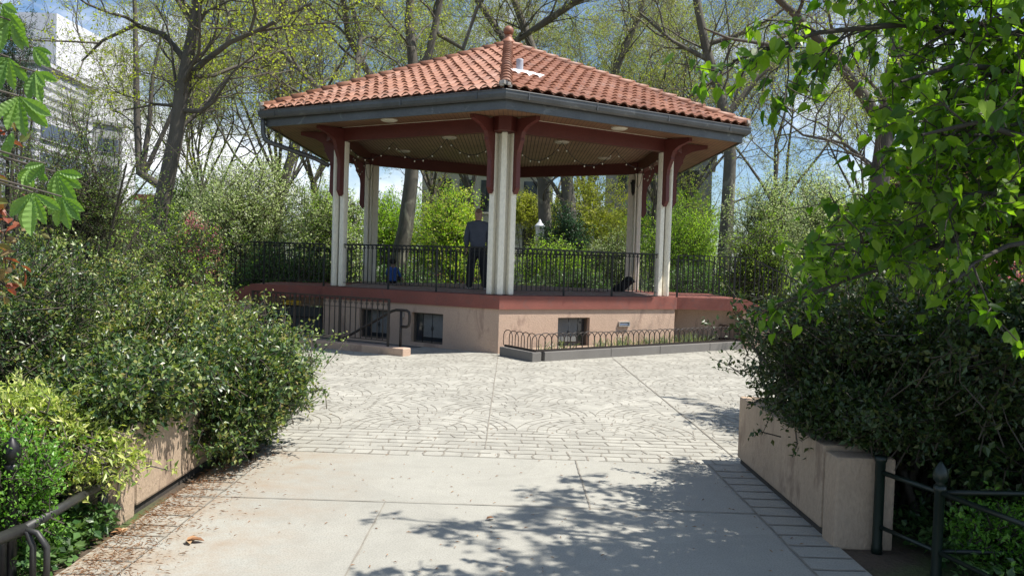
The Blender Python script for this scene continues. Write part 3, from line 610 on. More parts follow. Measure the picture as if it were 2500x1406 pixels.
# tiled roof: every tile its own small barrel
NCOL, NCRS = 24, 17; half0 = RT/2; wv = RT/NCOL
for k in range(6):
    a, b = hexv(RT,k), hexv(RT,k+1); mid = (a+b)/2; t = (b-a).normalized(); nn = (mid-Vector((CX,CY,0))); ap = nn.length; nn.normalize(); rise = APX-ZE
    up = (nn*rise+Vector((0,0,ap))).normalized(); tb_ = MB(); rt = random.Random(40+k)
    def pt(u, v, h): return Vector((CX,CY,0))+nn*(ap*(1-v))+t*u+Vector((0,0,ZE+rise*v))+up*h
    for j in range(NCRS):
        v0, v1 = (j-.12)/NCRS, (j+1)/NCRS; w0, w1 = half0*(1-v0), half0*(1-v1)
        if j == 0: v0 = -.012
        for i in range(NCOL):
            uc = -half0+(i+.5)*wv+.0
            if abs(uc)-wv*.5 > w0: continue
            jit = rt.gauss(0,.004); hz = rt.gauss(0,.003); vs = []; n = 8
            for lay in range(3):
                for m_ in range(n+1):
                    x = m_/n; u = uc+(x-.5)*wv; h = .058*max(0, math.cos((x-.42)*math.pi*1.35))**.8 if abs(x-.42)*1.35 < .5 else -.012*math.sin((x-.79)/.42*math.pi*.5+math.pi/2)
                    if lay == 2: uu = max(-w1, min(w1, u)); vs.append(pt(uu, v1, h+.0+hz))
                    else: uu = max(-w0, min(w0, u)); vs.append(pt(uu, v0+jit*.3, (h+.032 if lay == 1 else h+.010)+hz))
            fs = [(l*(n+1)+m_, l*(n+1)+m_+1, (l+1)*(n+1)+m_+1, (l+1)*(n+1)+m_) for l in range(2) for m_ in range(n)]
            tb_.add(vs, fs, 0, False)
    # boarding under the tiles
    tb_.plate([pt(-half0*.985,.0,-.03),pt(half0*.985,.0,-.03),pt(0,.985,-.03)], up*.02, 1)
    tb_.build('roof_slope', [M['tile'],M['soffitwood']], pav)
    # hip tiles
    hb = MB(); v0_ = hexv(RT+.03,k,ZE+.03); v1_ = Vector((CX,CY,APX+.03)); Lh = (v1_-v0_).length; ax = (v1_-v0_).normalized(); sx = ax.cross(Vector((0,0,1))).normalized(); uy = sx.cross(ax); nh = 18
    for j in range(nh):
        p0 = v0_+ax*(Lh*j/nh-.02); p1 = v0_+ax*(Lh*(j+1)/nh+.03); m2 = 10; ring = []
        for pp, r in ((p0,.118),(p0,.100),(p1,.088)):
            pass
        vs = []
        for pp, r, lift in ((p0,.085,.012),(p0,.118,.012),(p1,.092,-.006)):
            for m_ in range(m2+1): an = math.pi*m_/m2-0.0; vs.append(pp+sx*math.cos(an)*r+uy*(math.sin(an)*r*.95+lift-.01))
        fs = [(l*(m2+1)+m_, l*(m2+1)+m_+1, (l+1)*(m2+1)+m_+1, (l+1)*(m2+1)+m_) for l in range(2) for m_ in range(m2)]
        hb.add(vs, fs, 0, True)
    hb.build('hip_ridge', M['tile'], pav)
    mo = MB(); c0 = v0_+ax*.02
    rm = random.Random(k)
    for _ in range(14): mo.box(c0+sx*rm.uniform(-.085,.085)+uy*rm.uniform(-.02,.06)-ax*rm.uniform(0,.05), (rm.uniform(.03,.07),)*3, rz=rm.uniform(0,3), bev=.008)
    mo.build('hip_mortar', M['mortar'], pav)
fi = MB(); fi.lathe((CX,CY,APX+.02), [(.20,0),(.17,.06),(.11,.13),(.085,.19),(.095,.21)], 20); prof = [(.126*math.sin(math.pi*i/14)+.0001, .126-.126*math.cos(math.pi*i/14)) for i in range(15)]
fi.lathe((CX,CY,APX+.21), prof, 24); fi.build('finial', M['tile'], pav)
# vent pipe and its sealant patch on the front right slope
nn = ((hexv(1,0)+hexv(1,1))/2-Vector((CX,CY,0))).normalized(); t = (hexv(1,1)-hexv(1,0)).normalized(); ap = RT*math.cos(math.pi/6)
def onroof(px, py):
    r = _ray(px,py); o_ = Vector((0,0,EYE)); up = (nn*(APX-ZE)+Vector((0,0,ap))).normalized(); p0 = Vector((CX,CY,APX)); s_ = (p0-o_).dot(up)/r.dot(up); return o_+r*s_, up
bp, upn = onroof(1268,182); vp = MB(); vp.lathe((bp.x,bp.y,bp.z-.1), [(.078,0),(.072,.1),(.068,.36),(.072,.385),(.06,.39),(.055,.30)], 18); vo = vp.build('vent_pipe', M['pvc'], pav)
rp = random.Random(2); pts = []
dn = (Vector((0,0,-1))-upn*Vector((0,0,-1)).dot(upn)).normalized(); grid = {}
pm = MB(); NN = 12; vs = []; c_u, c_d = .30, .16
for i in range(NN+1):
    for j in range(7):
        u = (i/NN-.38)*1.25; wv_ = .17*math.sin(math.pi*min(1,max(0,i/NN)))**.6+.01; d0 = .04+abs(u)*.12+wv_*((j/6)-.5)*1.5+rp.uniform(-.015,.015)
        p = bp+t*(u*.62)+dn*d0; vs.append(p+upn*(.085+rp.uniform(-.006,.01) if 0 < j < 6 else .03))
pm.add(vs, [(i*7+j,(i+1)*7+j,(i+1)*7+j+1,i*7+j+1) for i in range(NN) for j in range(6)], 0, True); pm.build('flashing', M['whitep'], vo)
cl = MB(); cl.bar(upn*.03, upn*.085+t*.012, .008, .004); cproto = cl.build('storm_clip', M['alum'], pav); rp = random.Random(5)      # small metal storm clips on the tiles
for _ in range(46):
    u = rp.uniform(-1.6,2.0); v = rp.choice([1,2,3,4,5,6])/NCRS
    if abs(u) > RT/2*(1-v)-.3: continue
    u = round(u/wv)*wv; p = Vector((CX,CY,0))+nn*(ap*(1-v))+t*u+Vector((0,0,ZE+(APX-ZE)*v)); c = cproto if _ == 0 else cproto.copy(); c.location = p
    if c is not cproto: COL.objects.link(c)
# hanging lantern on the back right column
p = hexv(4.02,2); q = MB(); q.box((p.x,p.y,4.06), (.09,.09,.04)); q.lathe((p.x,p.y,3.66), [(.01,0),(.05,.1),(.06,.3),(.09,.33),(.02,.4)], 10); q.build('lantern', M['iron'], pav)

# railings: frieze of arches and scrolls over plain balusters
def railing(a, b, name='railing', posts=(1/3,2/3), frieze=True, drop=0., parent=pav, mat='iron', H=.914, zb=ZD, sp=.112, lowgap=.09, arch=True):
    a, b = Vector(a), Vector(b); L_ = (b-a).length; t = (b-a)/L_; th = Vector((t.x,t.y,0)).normalized(); r = MB()
    def P(s, z): p = a.lerp(b, s/L_); return Vector((p.x,p.y,p.z+zb+z))
    r.bar(P(0,H), P(L_,H), .048, .022); r.bar(P(0,lowgap), P(L_,lowgap), .024, .012)
    n = max(2, round(L_/sp)); ps = [round(f*n) for f in posts]
    for i in range(n+1):
        s_ = L_*i/n
        if i in ps: r.bar(P(s_,-.03), P(s_,H-.008), .038, .038)
        elif 0 < i < n: r.bar(P(s_,lowgap), P(s_,H-.008), .02, .02)
        if i < n and frieze:
            w_ = L_/n; cs = s_+w_/2; rr = w_/2-.008
            r.tube([P(cs,H-.012-rr*.0)-Vector((0,0,rr*.9))+th*math.cos(math.pi*q/8)*rr+Vector((0,0,math.sin(math.pi*q/8)*rr*.9)) for q in range(9)], .0075, 4, smooth=False, cap=False)
            for sg in (-1,1):
                c_ = P(cs,H-.012)-Vector((0,0,rr*.9+.016))+th*sg*(rr-.017); r.tube([c_+th*sg*math.cos(q*.9)*.016*(1-q*.09)+Vector((0,0,math.sin(-q*.9)*.016*(1-q*.09)+  .004)) for q in range(8)], .007, 4, smooth=False, cap=False)
    return r.build(name, M[mat], parent)
for k in (0,5,2,3):
    a, b = hexv(4.2,k), hexv(4.2,k+1); t = (b-a).normalized(); railing(a+t*.27, b-t*.27)
for s in (1,-1):
    c = hexv(4.2,1 if s > 0 else -1); x1 = CX+s*5.55; railing((c.x+s*.28,18.04,0), (x1,18.04,0), posts=(.0,.78), frieze=(s < 0)); railing((x1,18.04,0), (x1+s*2.1,18.04,-.98), posts=(.95,), frieze=False)
    c = hexv(4.2,2 if s > 0 else -2); railing((c.x+s*.28,21.83,0), (x1,21.83,0), posts=(), frieze=(s < 0), H=.86); railing((x1,21.83,0), (x1+s*2.1,21.83,-.98), posts=(.95,), frieze=False, H=.86)

# string lights in swags under the beams
sw = MB(); bulbs = []; rl = random.Random(8)
for k in (-1,0,1,5-1):
    ins = 4.05; a, b = hexv(ins,k,4.2), hexv(ins,k+1,4.2); ns = 3
    for i in range(ns):
        p, q_ = a.lerp(b,(i+.06)/ns if i == 0 else i/ns), a.lerp(b,(i+.94)/ns if i == ns-1 else (i+1)/ns); sag = rl.uniform(.30,.42); pts = []
        for j in range(13): f = j/12; pts.append(p.lerp(q_,f)-Vector((0,0,sag*4*f*(1-f))))
        sw.tube(pts, .006, 4, cap=False)
        for j in range(1,12,2): bulbs.append(pts[j]+Vector((rl.uniform(-.02,.02),rl.uniform(-.02,.02),-.02)))
so = empty('string_lights', (CX,CY,4.2), 'black wire of small clear bulbs swagged under the pavilion beams', 'string lights')
sw.build('wire', M['iron'], so); b_ = MB(); b_.lathe((0,0,-.03), [(.004,0),(.013,.008),(.014,.022),(.006,.034)], 8); proto = b_.build('bulb', M['lens'], so); proto.location = bulbs[0]
for p in bulbs[1:90]: c = proto.copy(); COL.objects.link(c); c.location = p

# ================================================================== AREA CURB, FENCE, HANDRAIL, BED
d = (Vector((*CURB1,0))-Vector((*CURB0,0))).normalized(); nrm_ = Vector((-d.y,d.x,0)) * -1
mb = MB(); c = (Vector((*CURB0,0))+Vector((*CURB1,0)))/2; Lc = (Vector((*CURB1,0))-Vector((*CURB0,0))).length
mb.box((c.x,c.y,.06), (Lc,.24,.16), rz=math.atan2(d.y,d.x), bev=.02)
tag(mb.build('area_curb', M['stucco']), 'low tan concrete curb in front of the sunken entrance left of the pavilion corner', 'curb')
fe = empty('area_fence', (-2.25,14.95,.14), 'dark iron fence with arched scroll top standing on the low curb beside the sunken entrance', 'fence')
FA, FB = Vector((-2.24,14.88,0)), Vector((-5.3,16.67,0)); H = 1.0; Lf = (FB-FA).length; th = (FB-FA).normalized(); n = 27
def P(s, z): return FA+th*s+Vector((0,0,z))
ra = MB(); ra.bar(P(0,H), P(Lf,H), .03, .02); ra.build('top_rail', M['iron_brown'], fe); ra = MB(); ra.bar(P(0,.24), P(Lf,.24), .03, .014); ra.build('bottom_rail', M['iron_brown'], fe)
ar = MB(); w_ = Lf/n; ar.bar(P(0,H-.19), P(Lf,H-.19), .022, .01)
for i in range(n):
    cs = (i+.5)*w_; rr = w_/2-.006
    ar.tube([P(cs+math.cos(math.pi*q/8)*rr, H-.075+math.sin(math.pi*q/8)*rr) for q in range(9)], .0055, 4, smooth=False, cap=False)
    for sg in (-1,1): ar.tube([P(cs+sg*(rr-.022)+sg*math.cos(q*.9)*.018*(1-q*.08), H-.10+math.sin(-q*.9)*.018) for q in range(8)], .005, 4, smooth=False, cap=False)
ar.build('scroll_frieze', M['iron_brown'], fe)
bb = MB(); bb.bar((0,0,.24), (0,0,H-.01), .018, .018); bp_ = bb.build('baluster', M['iron_brown'], fe); bp_.location = FA+th*w_
for i in range(2, n):
    if i in (9,18): continue
    c = bp_.copy(); COL.objects.link(c); c.location = FA+th*(w_*i)
pb = MB(); pb.bar((0,0,.02), (0,0,H+.01), .045, .045); pp_ = pb.build('post', M['iron_brown'], fe); pp_.location = FA
for i in (9,18,27): c = pp_.copy(); COL.objects.link(c); c.location = FA+th*(w_*i)
hr = MB(); off = Vector((.0,.33,0)); A = Vector((-2.03,15.02,0)); dd = Vector((-.93,.36,0))
hr.tube([A+Vector((0,0,-.1)), A+Vector((0,0,.78))], .026, 10)
hr.tube([A+Vector((0,0,.50)), A+Vector((.11,-.04,.50)), A+Vector((.155,-.06,.53)), A+Vector((.165,-.065,.60)), A+Vector((.165,-.065,.70)), A+Vector((.15,-.06,.775)), A+Vector((.10,-.04,.80)), A+Vector((-.10,.04,.80)), A+Vector((-.18,.07,.775)), A+dd*1.3+Vector((0,0,.16)), A+dd*1.55+Vector((0,0,.06))], .026, 10)
tag(hr.build('handrail', M['iron_brown']), 'brown tubular handrail with a looped end sloping down to the sunken entrance', 'handrail')

kb = [Vector((-.20,15.20,0)), Vector((.40,14.33,0)), Vector((5.35,18.17,0))]
kr = empty('bed_kerb', kb[1], 'grey stone kerb round the narrow planting bed at the foot of the pavilion', 'kerb')
def kerbseg(a, b, w_=.20, h=.2):
    t = (b-a).normalized(); i_ = Vector((-t.y,t.x,0)); m_ = MB(); m_.box(((a+b)/2+i_*w_/2+Vector((0,0,h/2-.03)))[:], ((b-a).length-.008, w_, h), rz=math.atan2(t.y,t.x), bev=.012); m_.build('kerb_stone', M['stone_dark'], kr)
t0 = (kb[1]-kb[0]).normalized(); kerbseg(kb[0], kb[1]-t0*.0); segs = [0,.31,.53,.78,1.0]; t1 = (kb[2]-kb[1])
for i in range(4): kerbseg(kb[1]+t1*(segs[i]+(.045 if i == 0 else 0)), kb[1]+t1*segs[i+1])
so_ = MB(); so_.prism([(-.14,15.36),(.47,14.56),(5.2,18.2),(3.6,18.3),(3.45,17.8)], .0, .115); tag(so_.build('bed_soil', M['mulch']), kind='structure')
hf = empty('hoop_fence', (.5,14.5,.17), 'low row of overlapping dark iron hoops edging the planting bed', 'edging fence')
line = [kb[0]+Vector((.10,.06,.17)), kb[1]+Vector((.045,.10,.17)), kb[2]+Vector((-.35,-.14,.17)), kb[2]+Vector((-.62,.25,.17))]
m_ = MB()
for a, b in zip(line, line[1:]): m_.bar(a+Vector((0,0,.02)), b+Vector((0,0,.02)), .03, .04)
m_.build('bottom_bar', M['iron_brown'], hf); proto = None
for a, b, n in ((line[0],line[1],5),(line[1],line[2],38),(line[2],line[3],4)):
    t = (b-a).normalized(); Ls = (b-a).length; st_ = Ls/n
    for i in range(n-0):
        if proto is None:
            m_ = MB(); hw = .15; hh = .31; m_.tube([(-hw,0,.02),(-hw,0,hh-.10)]+[(-hw*math.cos(math.pi*q/10),0,hh-.10+math.sin(math.pi*q/10)*.115) for q in range(1,10)]+[(hw,0,hh-.10),(hw,0,.02)], .0085, 6, cap=False); proto = c = m_.build('hoop', M['iron_brown'], hf)
        else: c = proto.copy(); COL.objects.link(c)
        c.location = a+t*(st_*(i+.5)); c.rotation_euler = (0,0,math.atan2(t.y,t.x)+random.uniform(-.02,.02)); c.scale = (min(1,st_*1.9/.27) if n < 10 else 1, 1, random.uniform(.97,1.03))
rg = np.random.default_rng(5); proto = None
LIR = [(.34,.0),(.42,.0),(.47,.05),(.52,.0),(.58,.03),(.63,.02),(.68,.05),(.76,.02),(.80,.06),(.84,.02),(.90,.05),(.22,.08),(.13,.05)]
for i, (f, j) in enumerate(LIR):
    p = kb[1].lerp(kb[2], f)+Vector((-.55,.62,0))*(.55+j*3); n = int(52 if i < 11 else 20); P0 = np.array([p.x,p.y,.1])+rg.normal(size=(n,3))*np.array([.09,.06,0]); D = rg.normal(size=(n,3))*.45+np.array([0,0,.9])
    root = empty('strap_leaf_clump', (p.x,p.y,.1), None, 'plant', 'strap-leaved clumps in the pavilion bed'); tag(root, 'grey-green strap-leaved clump behind the iron hoops' if i < 11 else 'sparse little clump of strap leaves near the bed corner' if i == 12 else 'sparse little clump of strap leaves just right of the bed window')
    v, f_ = leaves_np('strap', P0, D, rg.normal(size=(n,3)), rg.uniform(.12,.27,n), .06); npmesh('foliage', [(v,f_,0,False)], [M['liriope']], root)
# ================================================================== FOREGROUND WALLS AND FENCES
def lowwall(name, x0, x1, label):
    o = empty(name, ((x0+x1)/2, 6.2, 0), label, 'wall')
    m_ = MB(); m_.box(((x0+x1)/2, 6.30, .325), (x1-x0, 1.98, .55), bev=.018); m_.build('wall_body', M['stucco_wall'], o)
    m_ = MB(); m_.box(((x0+x1)/2, 6.30, .03), (x1-x0-.05, 1.93, .10)); m_.build('footing', M['bark_dark'], o)
    m_ = MB(); m_.box(((x0+x1)/2+.01*(1 if x0 > 0 else -1), 5.195, .275), (x1-x0+.01, .20, .59), bev=.018); m_.build('end_pier', M['stucco_wall'], o)
lowwall('low_wall', 2.075, 2.44, 'low tan stucco wall on the right edge of the path under the dark shrub')
lowwall('low_wall', -2.72, -2.42, 'low tan stucco wall on the left edge of the path half hidden by holly')
def finial_post(o, x, y, h, mat, r=.038, top=True):
    m_ = MB(); m_.lathe((x,y,-.02), [(r*1.1,0),(r*1.1,.05),(r,.07),(r,h-.02),(r*1.25,h-.01),(r*1.25,h+.02)], 12); po = m_.build('post', mat, o)
    if top: m_ = MB(); m_.lathe((x,y,h), [(r*1.1,0),(r*.7,.012),(r*1.35,.03),(r*1.5,.06),(r*1.2,.095),(r*.5,.125),(r*.12,.14)], 14); m_.build('finial', mat, po)
fo = empty('park_fence', (2.46,4.6,0), 'low green iron pipe fence turning the corner in the shade beside the right wall end', 'fence')
finial_post(fo, 2.33, 5.04, .60, M['iron_green'], .03, False); finial_post(fo, 2.47, 4.6, .54, M['iron_green'], .028)
for z, r in ((.50,.016),(.16,.014)):
    for a, b in (((2.33,5.04),(2.47,4.6)), ((2.47,4.6),(2.72,3.5)), ((2.47,4.6),(4.6,4.72))):
        m_ = MB(); m_.tube([(*a,z),(*b,z)], r, 8); m_.build('rail', M['iron_green'], fo)
finial_post(fo, 2.72, 3.5, .54, M['iron_green']); finial_post(fo, 4.6, 4.72, .54, M['iron_green'])
fo = empty('park_fence', (-2.45,4.1,0), 'weathered low pipe fence with a black acorn finial under the variegated shrub at left', 'fence')
m_ = MB(); m_.tube([(-2.50,5.02,-.02),(-2.50,5.02,.30)], .03, 10); m_.build('post', M['iron_grey'], fo)
m_ = MB(); m_.tube([(-2.50,5.06,.275),(-2.43,4.08,.30)], .027, 10); m_.build('rail', M['iron_grey'], fo)
finial_post(fo, -2.52, 4.12, .62, M['iron'], .03); m_ = MB()
for dx in (-.12, .03, .10): m_.tube([(-2.40+dx,4.06,-.02),(-2.40+dx,4.06,.22),(-2.42+dx*.7,4.06,.29),(-2.45,4.07,.31)], .016, 8)
m_.build('bent_pipe', M['iron_grey'], fo)
m_ = MB(); m_.tube([(-2.43,4.08,.30),(-2.62,3.2,.30)], .03, 10); m_.build('rail', M['iron_grey'], fo)

# ================================================================== PEOPLE AND SMALL THINGS ON THE DECK
def skin(name, verts, edges, mat, parent, lvl=2, root=0):
    me = bpy.data.meshes.new(name); me.from_pydata([v[:3] for v in verts], edges, []); o = link(name, me, parent, [mat])
    md = o.modifiers.new('skin','SKIN'); md.use_smooth_shade = True; sk = me.skin_vertices[0].data
    for i, v in enumerate(verts): r = v[3]; sk[i].radius = (r if not isinstance(r,tuple) else r[0], r if not isinstance(r,tuple) else r[1]); sk[i].use_root = (i == root)
    s2 = o.modifiers.new('sub','SUBSURF'); s2.levels = lvl; s2.render_levels = lvl; return o
SKIN = surf('skin', (.42,.25,.18), .6, .08, 5, 60, 0); NAVY = surf('navy_sweater', (.10,.112,.145), .95, .15, 6, 80, .4, .003); SLATE = surf('dark_trousers', (.018,.019,.022), .9, .2, 6, 70, .3, .003)
SHOE = surf('shoe_sole', (.45,.43,.40), .7, .1, 6, 50, 0); HAIR = surf('dark_hair', (.012,.009,.008), .7, .2, 20, 90, .5, .01); STUB = surf('cropped_hair', (.23,.14,.10), .8, .1, 20, 90, .3, .003)
BLUE = surf('blue_shirt', (.04,.11,.36), .85, .15, 6, 60, .3, .003); BLK = surf('black_fabric', (.01,.01,.011), .9, .2, 6, 60, .3, .003)
def fingers(name, wx, wy, wz, sx, parent, s=1.):
    """relaxed hand hanging from a wrist, thumb forward"""
    V = [(wx,wy,wz,.026*s),(wx+.002*sx,wy+.01,wz-.045*s,(.018*s,.036*s)),(wx,wy+.012,wz-.085*s,(.014*s,.034*s))]; E = [(0,1),(1,2)]
    for i, (dy, ln) in enumerate(((-.030,.060),(-.011,.074),(.009,.080),(.029,.070))):
        b = len(V); V += [(wx,wy+dy*s+.01,wz-.095*s,.0085*s),(wx-.006*sx,wy+dy*s+.013,wz-(.095+ln*.5)*s,.008*s),(wx-.018*sx,wy+dy*s+.012,wz-(.095+ln)*s,.0065*s)]; E += [(2,b),(b,b+1),(b+1,b+2)]
    b = len(V); V += [(wx-.012*sx,wy+.045*s,wz-.055*s,.010*s),(wx-.018*sx,wy+.058*s,wz-.09*s,.008*s)]; E += [(1,b),(b,b+1)]
    return V, E
mx_, my_, mz = -.82, 18.75, ZD+.006
man = empty('person', (mx_,my_,mz), 'balding man in navy sweater standing with his back turned beside the middle column', 'person')
def off(V): return [(mx_+x, my_+y, mz+z, r) for x,y,z,r in V]
B = [(0,0,.98,(.12,.08)),(0,.0,1.12,(.12,.08)),(0,.01,1.30,(.13,.085)),(0,.0,1.44,(.11,.07)),(0,.01,1.54,.068),(0,.02,1.60,.066),(0,.03,1.67,(.088,.10)),(0,.035,1.76,(.094,.112)),(0,.03,1.845,.07),
     (-.19,.0,1.44,.045),(-.245,.01,1.20,.04),(-.25,.06,.98,.034),(.19,.0,1.44,.045),(.245,.01,1.20,.04),(.25,.06,.98,.034),
     (-.105,0,.90,.095),(-.14,.0,.50,.062),(-.165,-.02,.10,.042),(-.175,.08,.04,.036),(.105,0,.90,.095),(.15,.0,.50,.062),(.19,-.02,.10,.042),(.205,.08,.04,.036)]
E_ = [(0,1),(1,2),(2,3),(3,4),(4,5),(5,6),(6,7),(7,8),(3,9),(9,10),(10,11),(3,12),(12,13),(13,14),(0,15),(15,16),(16,17),(17,18),(0,19),(19,20),(20,21),(21,22)]
for sx, wi in ((-1,11),(1,14)):
    x,y,z,r = B[wi]; fv, fe_ = fingers('', x, y, z-.03, sx*-1, None); b = len(B); B += fv; E_ += [(wi,b)]+[(i+b,j+b) for i,j in fe_]
# ears, nose
b = len(B); B += [(-.082,.03,1.73,.016),(-.09,.025,1.75,.012),(.082,.03,1.73,.016),(.09,.025,1.75,.012),(0,.13,1.71,.014),(0,.14,1.70,.012)]; E_ += [(6,b),(b,b+1),(6,b+2),(b+2,b+3),(6,b+4),(b+4,b+5)]
skin('body', off(B), E_, SKIN, man)
SW = [(0,0,.90,(.20,.15)),(0,0,1.10,(.195,.145)),(0,.01,1.30,(.215,.155)),(0,0,1.45,(.205,.14)),(0,.01,1.575,.095),(-.20,0,1.46,.098),(-.255,.01,1.20,.08),(-.255,.06,.96,.06),(.20,0,1.46,.098),(.255,.01,1.20,.08),(.255,.06,.96,.06)]
skin('sweater', off(SW), [(0,1),(1,2),(2,3),(3,4),(3,5),(5,6),(6,7),(3,8),(8,9),(9,10)], NAVY, man, root=2)
TR = [(0,0,1.10,(.165,.12)),(0,0,.93,(.19,.14)),(-.105,0,.80,.125),(-.14,0,.50,.10),(-.165,-.01,.12,.084),(-.166,-.01,.03,.085),(.105,0,.80,.125),(.15,0,.50,.10),(.19,-.01,.12,.084),(.191,-.01,.03,.085)]
skin('trousers', off(TR), [(0,1),(1,2),(2,3),(3,4),(4,5),(1,6),(6,7),(7,8),(8,9)], SLATE, man, root=1)
m_ = MB()
for sx in (-.17,.197):
    m_ = MB(); m_.box((mx_+sx, my_+.04, mz+.012), (.095,.28,.024), bev=.01); m_.box((mx_+sx, my_+.03, mz+.055), (.088,.25,.065), bev=.025, mi=1); m_.build('shoe', [SHOE,SLATE], man)
skin('hair', off([(0,-.01,1.70,(.07,.06)),(0,-.005,1.77,(.085,.085)),(0,.025,1.845,.068)]), [(0,1),(1,2)], STUB, man)
# child sitting on the far edge of the deck
kx, ky, kz = -3.12, 21.2, ZD+.006
kid = empty('person', (kx,ky,kz), 'dark-haired child in a blue shirt sitting on the deck near the back left column', 'person')
def offk(V): return [(kx+x, ky+y, kz+z, r) for x,y,z,r in V]
B = [(0,0,.11,(.115,.09)),(0,-.01,.24,(.095,.075)),(0,0,.38,(.10,.07)),(0,.01,.44,.036),(0,.015,.48,.036),(0,.02,.545,(.062,.07)),(0,.02,.60,.055),
     (-.105,0,.37,.036),(-.15,.06,.24,.03),(-.12,.16,.14,.022),(.105,0,.37,.036),(.17,.03,.23,.03),(.26,.06,.12,.022),
     (-.07,.1,.09,.06),(-.12,.32,.16,.045),(-.14,.50,.05,.032),(-.14,.57,.035,.026),(.07,.1,.09,.06),(.12,.32,.16,.045),(.14,.50,.05,.032),(.14,.57,.035,.026)]
E_ = [(0,1),(1,2),(2,3),(3,4),(4,5),(5,6),(2,7),(7,8),(8,9),(2,10),(10,11),(11,12),(0,13),(13,14),(14,15),(15,16),(0,17),(17,18),(18,19),(19,20)]
for sx, wi in ((1,9),(-1,12)):
    x,y,z,r = B[wi]; fv, fe_ = fingers('', x, y, z-.01, sx, None, .62); fv = [(a_,c_+ (z-.01-d_)*.6, max(.012,d_), r_) for a_,c_,d_,r_ in fv]; b = len(B); B += fv; E_ += [(wi,b)]+[(i+b,j+b) for i,j in fe_]
skin('body', offk(B), E_, SKIN, kid)
skin('shirt', offk([(0,0,.04,(.155,.125)),(0,-.01,.24,(.14,.11)),(0,0,.37,(.14,.10)),(0,.01,.45,.06),(-.11,0,.375,.048),(-.155,.06,.25,.04),(-.13,.14,.17,.034),(.11,0,.375,.048),(.172,.03,.24,.04),(.235,.05,.15,.034)]), [(0,1),(1,2),(2,3),(2,4),(4,5),(5,6),(2,7),(7,8),(8,9)], BLUE, kid, root=1)
skin('trousers', offk([(0,.02,.09,(.125,.10)),(-.07,.12,.09,.072),(-.12,.32,.165,.058),(-.14,.48,.06,.045),(.07,.12,.09,.072),(.12,.32,.165,.058),(.14,.48,.06,.045)]), [(0,1),(1,2),(2,3),(0,4),(4,5),(5,6)], SLATE, kid)
skin('hair', offk([(0,-.02,.49,(.075,.06)),(0,-.015,.56,(.10,.095)),(0,.01,.64,.085)]), [(0,1),(1,2)], HAIR, kid)
bx_, by_ = 2.78, 20.35
bag = empty('bag', (bx_,by_,ZD), 'slumped black bag lying on the deck left of the back right column', 'bag')
skin('bag_body', [(bx_+.12,by_,ZD+.12,(.17,.16)),(bx_+.13,by_,ZD+.27,(.15,.15)),(bx_+.14,by_,ZD+.40,(.10,.10)),(bx_-.03,by_,ZD+.11,(.16,.15)),(bx_-.17,by_,ZD+.07,.10),(bx_-.28,by_,ZD+.04,.05)], [(0,1),(1,2),(0,3),(3,4),(4,5)], BLK, bag)

# ================================================================== FAR BUILDINGS
def block(name, label, a, b, depth, z0, z1, wallm, cat='building', wins=None, winm=None, roof=True):
    """facade from a to b (x,y), extruded away by depth; wins = (cols, rows, w, h, margin, ztop, rowstep)"""
    a, b = Vector((*a,0)), Vector((*b,0)); t = (b-a).normalized(); n = Vector((-t.y,t.x,0)); n = n if n.dot(a) > 0 else -n
    o = empty(name, a, label, cat); m_ = MB(); P = [a,b,b+n*depth,a+n*depth]; m_.prism([p[:2] for p in P], z0, z1); m_.build('wall', wallm, o)
    if roof: m_ = MB(); P = [a-t*.4-n*.4,b+t*.4-n*.4,b+t*.4+n*depth,a-t*.4+n*depth]; m_.prism([p[:2] for p in P], z1, z1+.5); m_.build('cornice', wallm, o)
    if wins:
        c, r, w_, h_, mg, zt, rs = wins; L_ = (b-a).length; st_ = (L_-2*mg)/max(1,c)
        for i in range(c):
            for j in range(r):
                p = a+t*(mg+(i+.5)*st_); z = zt-j*rs; m_ = MB(); m_.plate([p-t*w_/2+Vector((0,0,z-h_)), p+t*w_/2+Vector((0,0,z-h_)), p+t*w_/2+Vector((0,0,z)), p-t*w_/2+Vector((0,0,z))], n*.12); wo = m_.build('window', winm or M['glass'], o)
                m_ = MB(); m_.box(p-n*.1+Vector((0,0,z-h_-.08)), (w_+.3,.25,.14), rz=math.atan2(t.y,t.x)); m_.build('sill', wallm, wo)
    return o
TW = bandm('white_louvre_facade', (.60,.60,.62), (.16,.17,.18), .95, 'z', .62); WH = surf('white_render', (.72,.72,.74), .8, .05, .3, 3, 0); GREY = surf('grey_limestone', (.25,.255,.25), .9, .2, .6, 4, .3, .02)
PALE = surf('pale_render', (.60,.58,.52), .9, .1, .4, 5, 0); BRICK = surf('red_brick', (.30,.12,.08), .9, .2, .5, 8, .3, .01); WIN = surf('blue_dark_pane', (.05,.06,.09), .25, .2, .3, 2, 0, spec=.8)
a, b = aty(88,150,85), aty(228,215,99)
block('office_tower', 'broad white office block with dark louvre bands and rows of blue windows, far left', a[:2], b[:2], 30, 0, a.z, TW, wins=(4,5,3.0,1.7,1.2,a.z-6.,3.2), winm=WIN)
a, b = aty(40,30,118), aty(138,72,118)
block('tower_block', 'tall plain white tower rising behind the louvred office block, far left', a[:2], b[:2], 25, 0, a.z, WH, wins=(7,5,.8,2.6,.8,a.z-6.5,4.0), winm=GREY, roof=False)
a, b = aty(228,300,120), aty(300,300,124)
block('grey_building', 'grey flat-roofed building showing low between branches right of the white office block', a[:2], b[:2], 25, 0, a.z, GREY, wins=(4,4,1.3,2,1,a.z-2,4), winm=WIN)
a, b = aty(1030,470,62), aty(1350,470,62)
block('pale_house', 'pale rendered house with dark windows seen through the middle of the pavilion', a[:2], b[:2], 14, 0, 9.5, PALE, wins=(5,3,1.0,2.4,.9,4.4,-3.6))
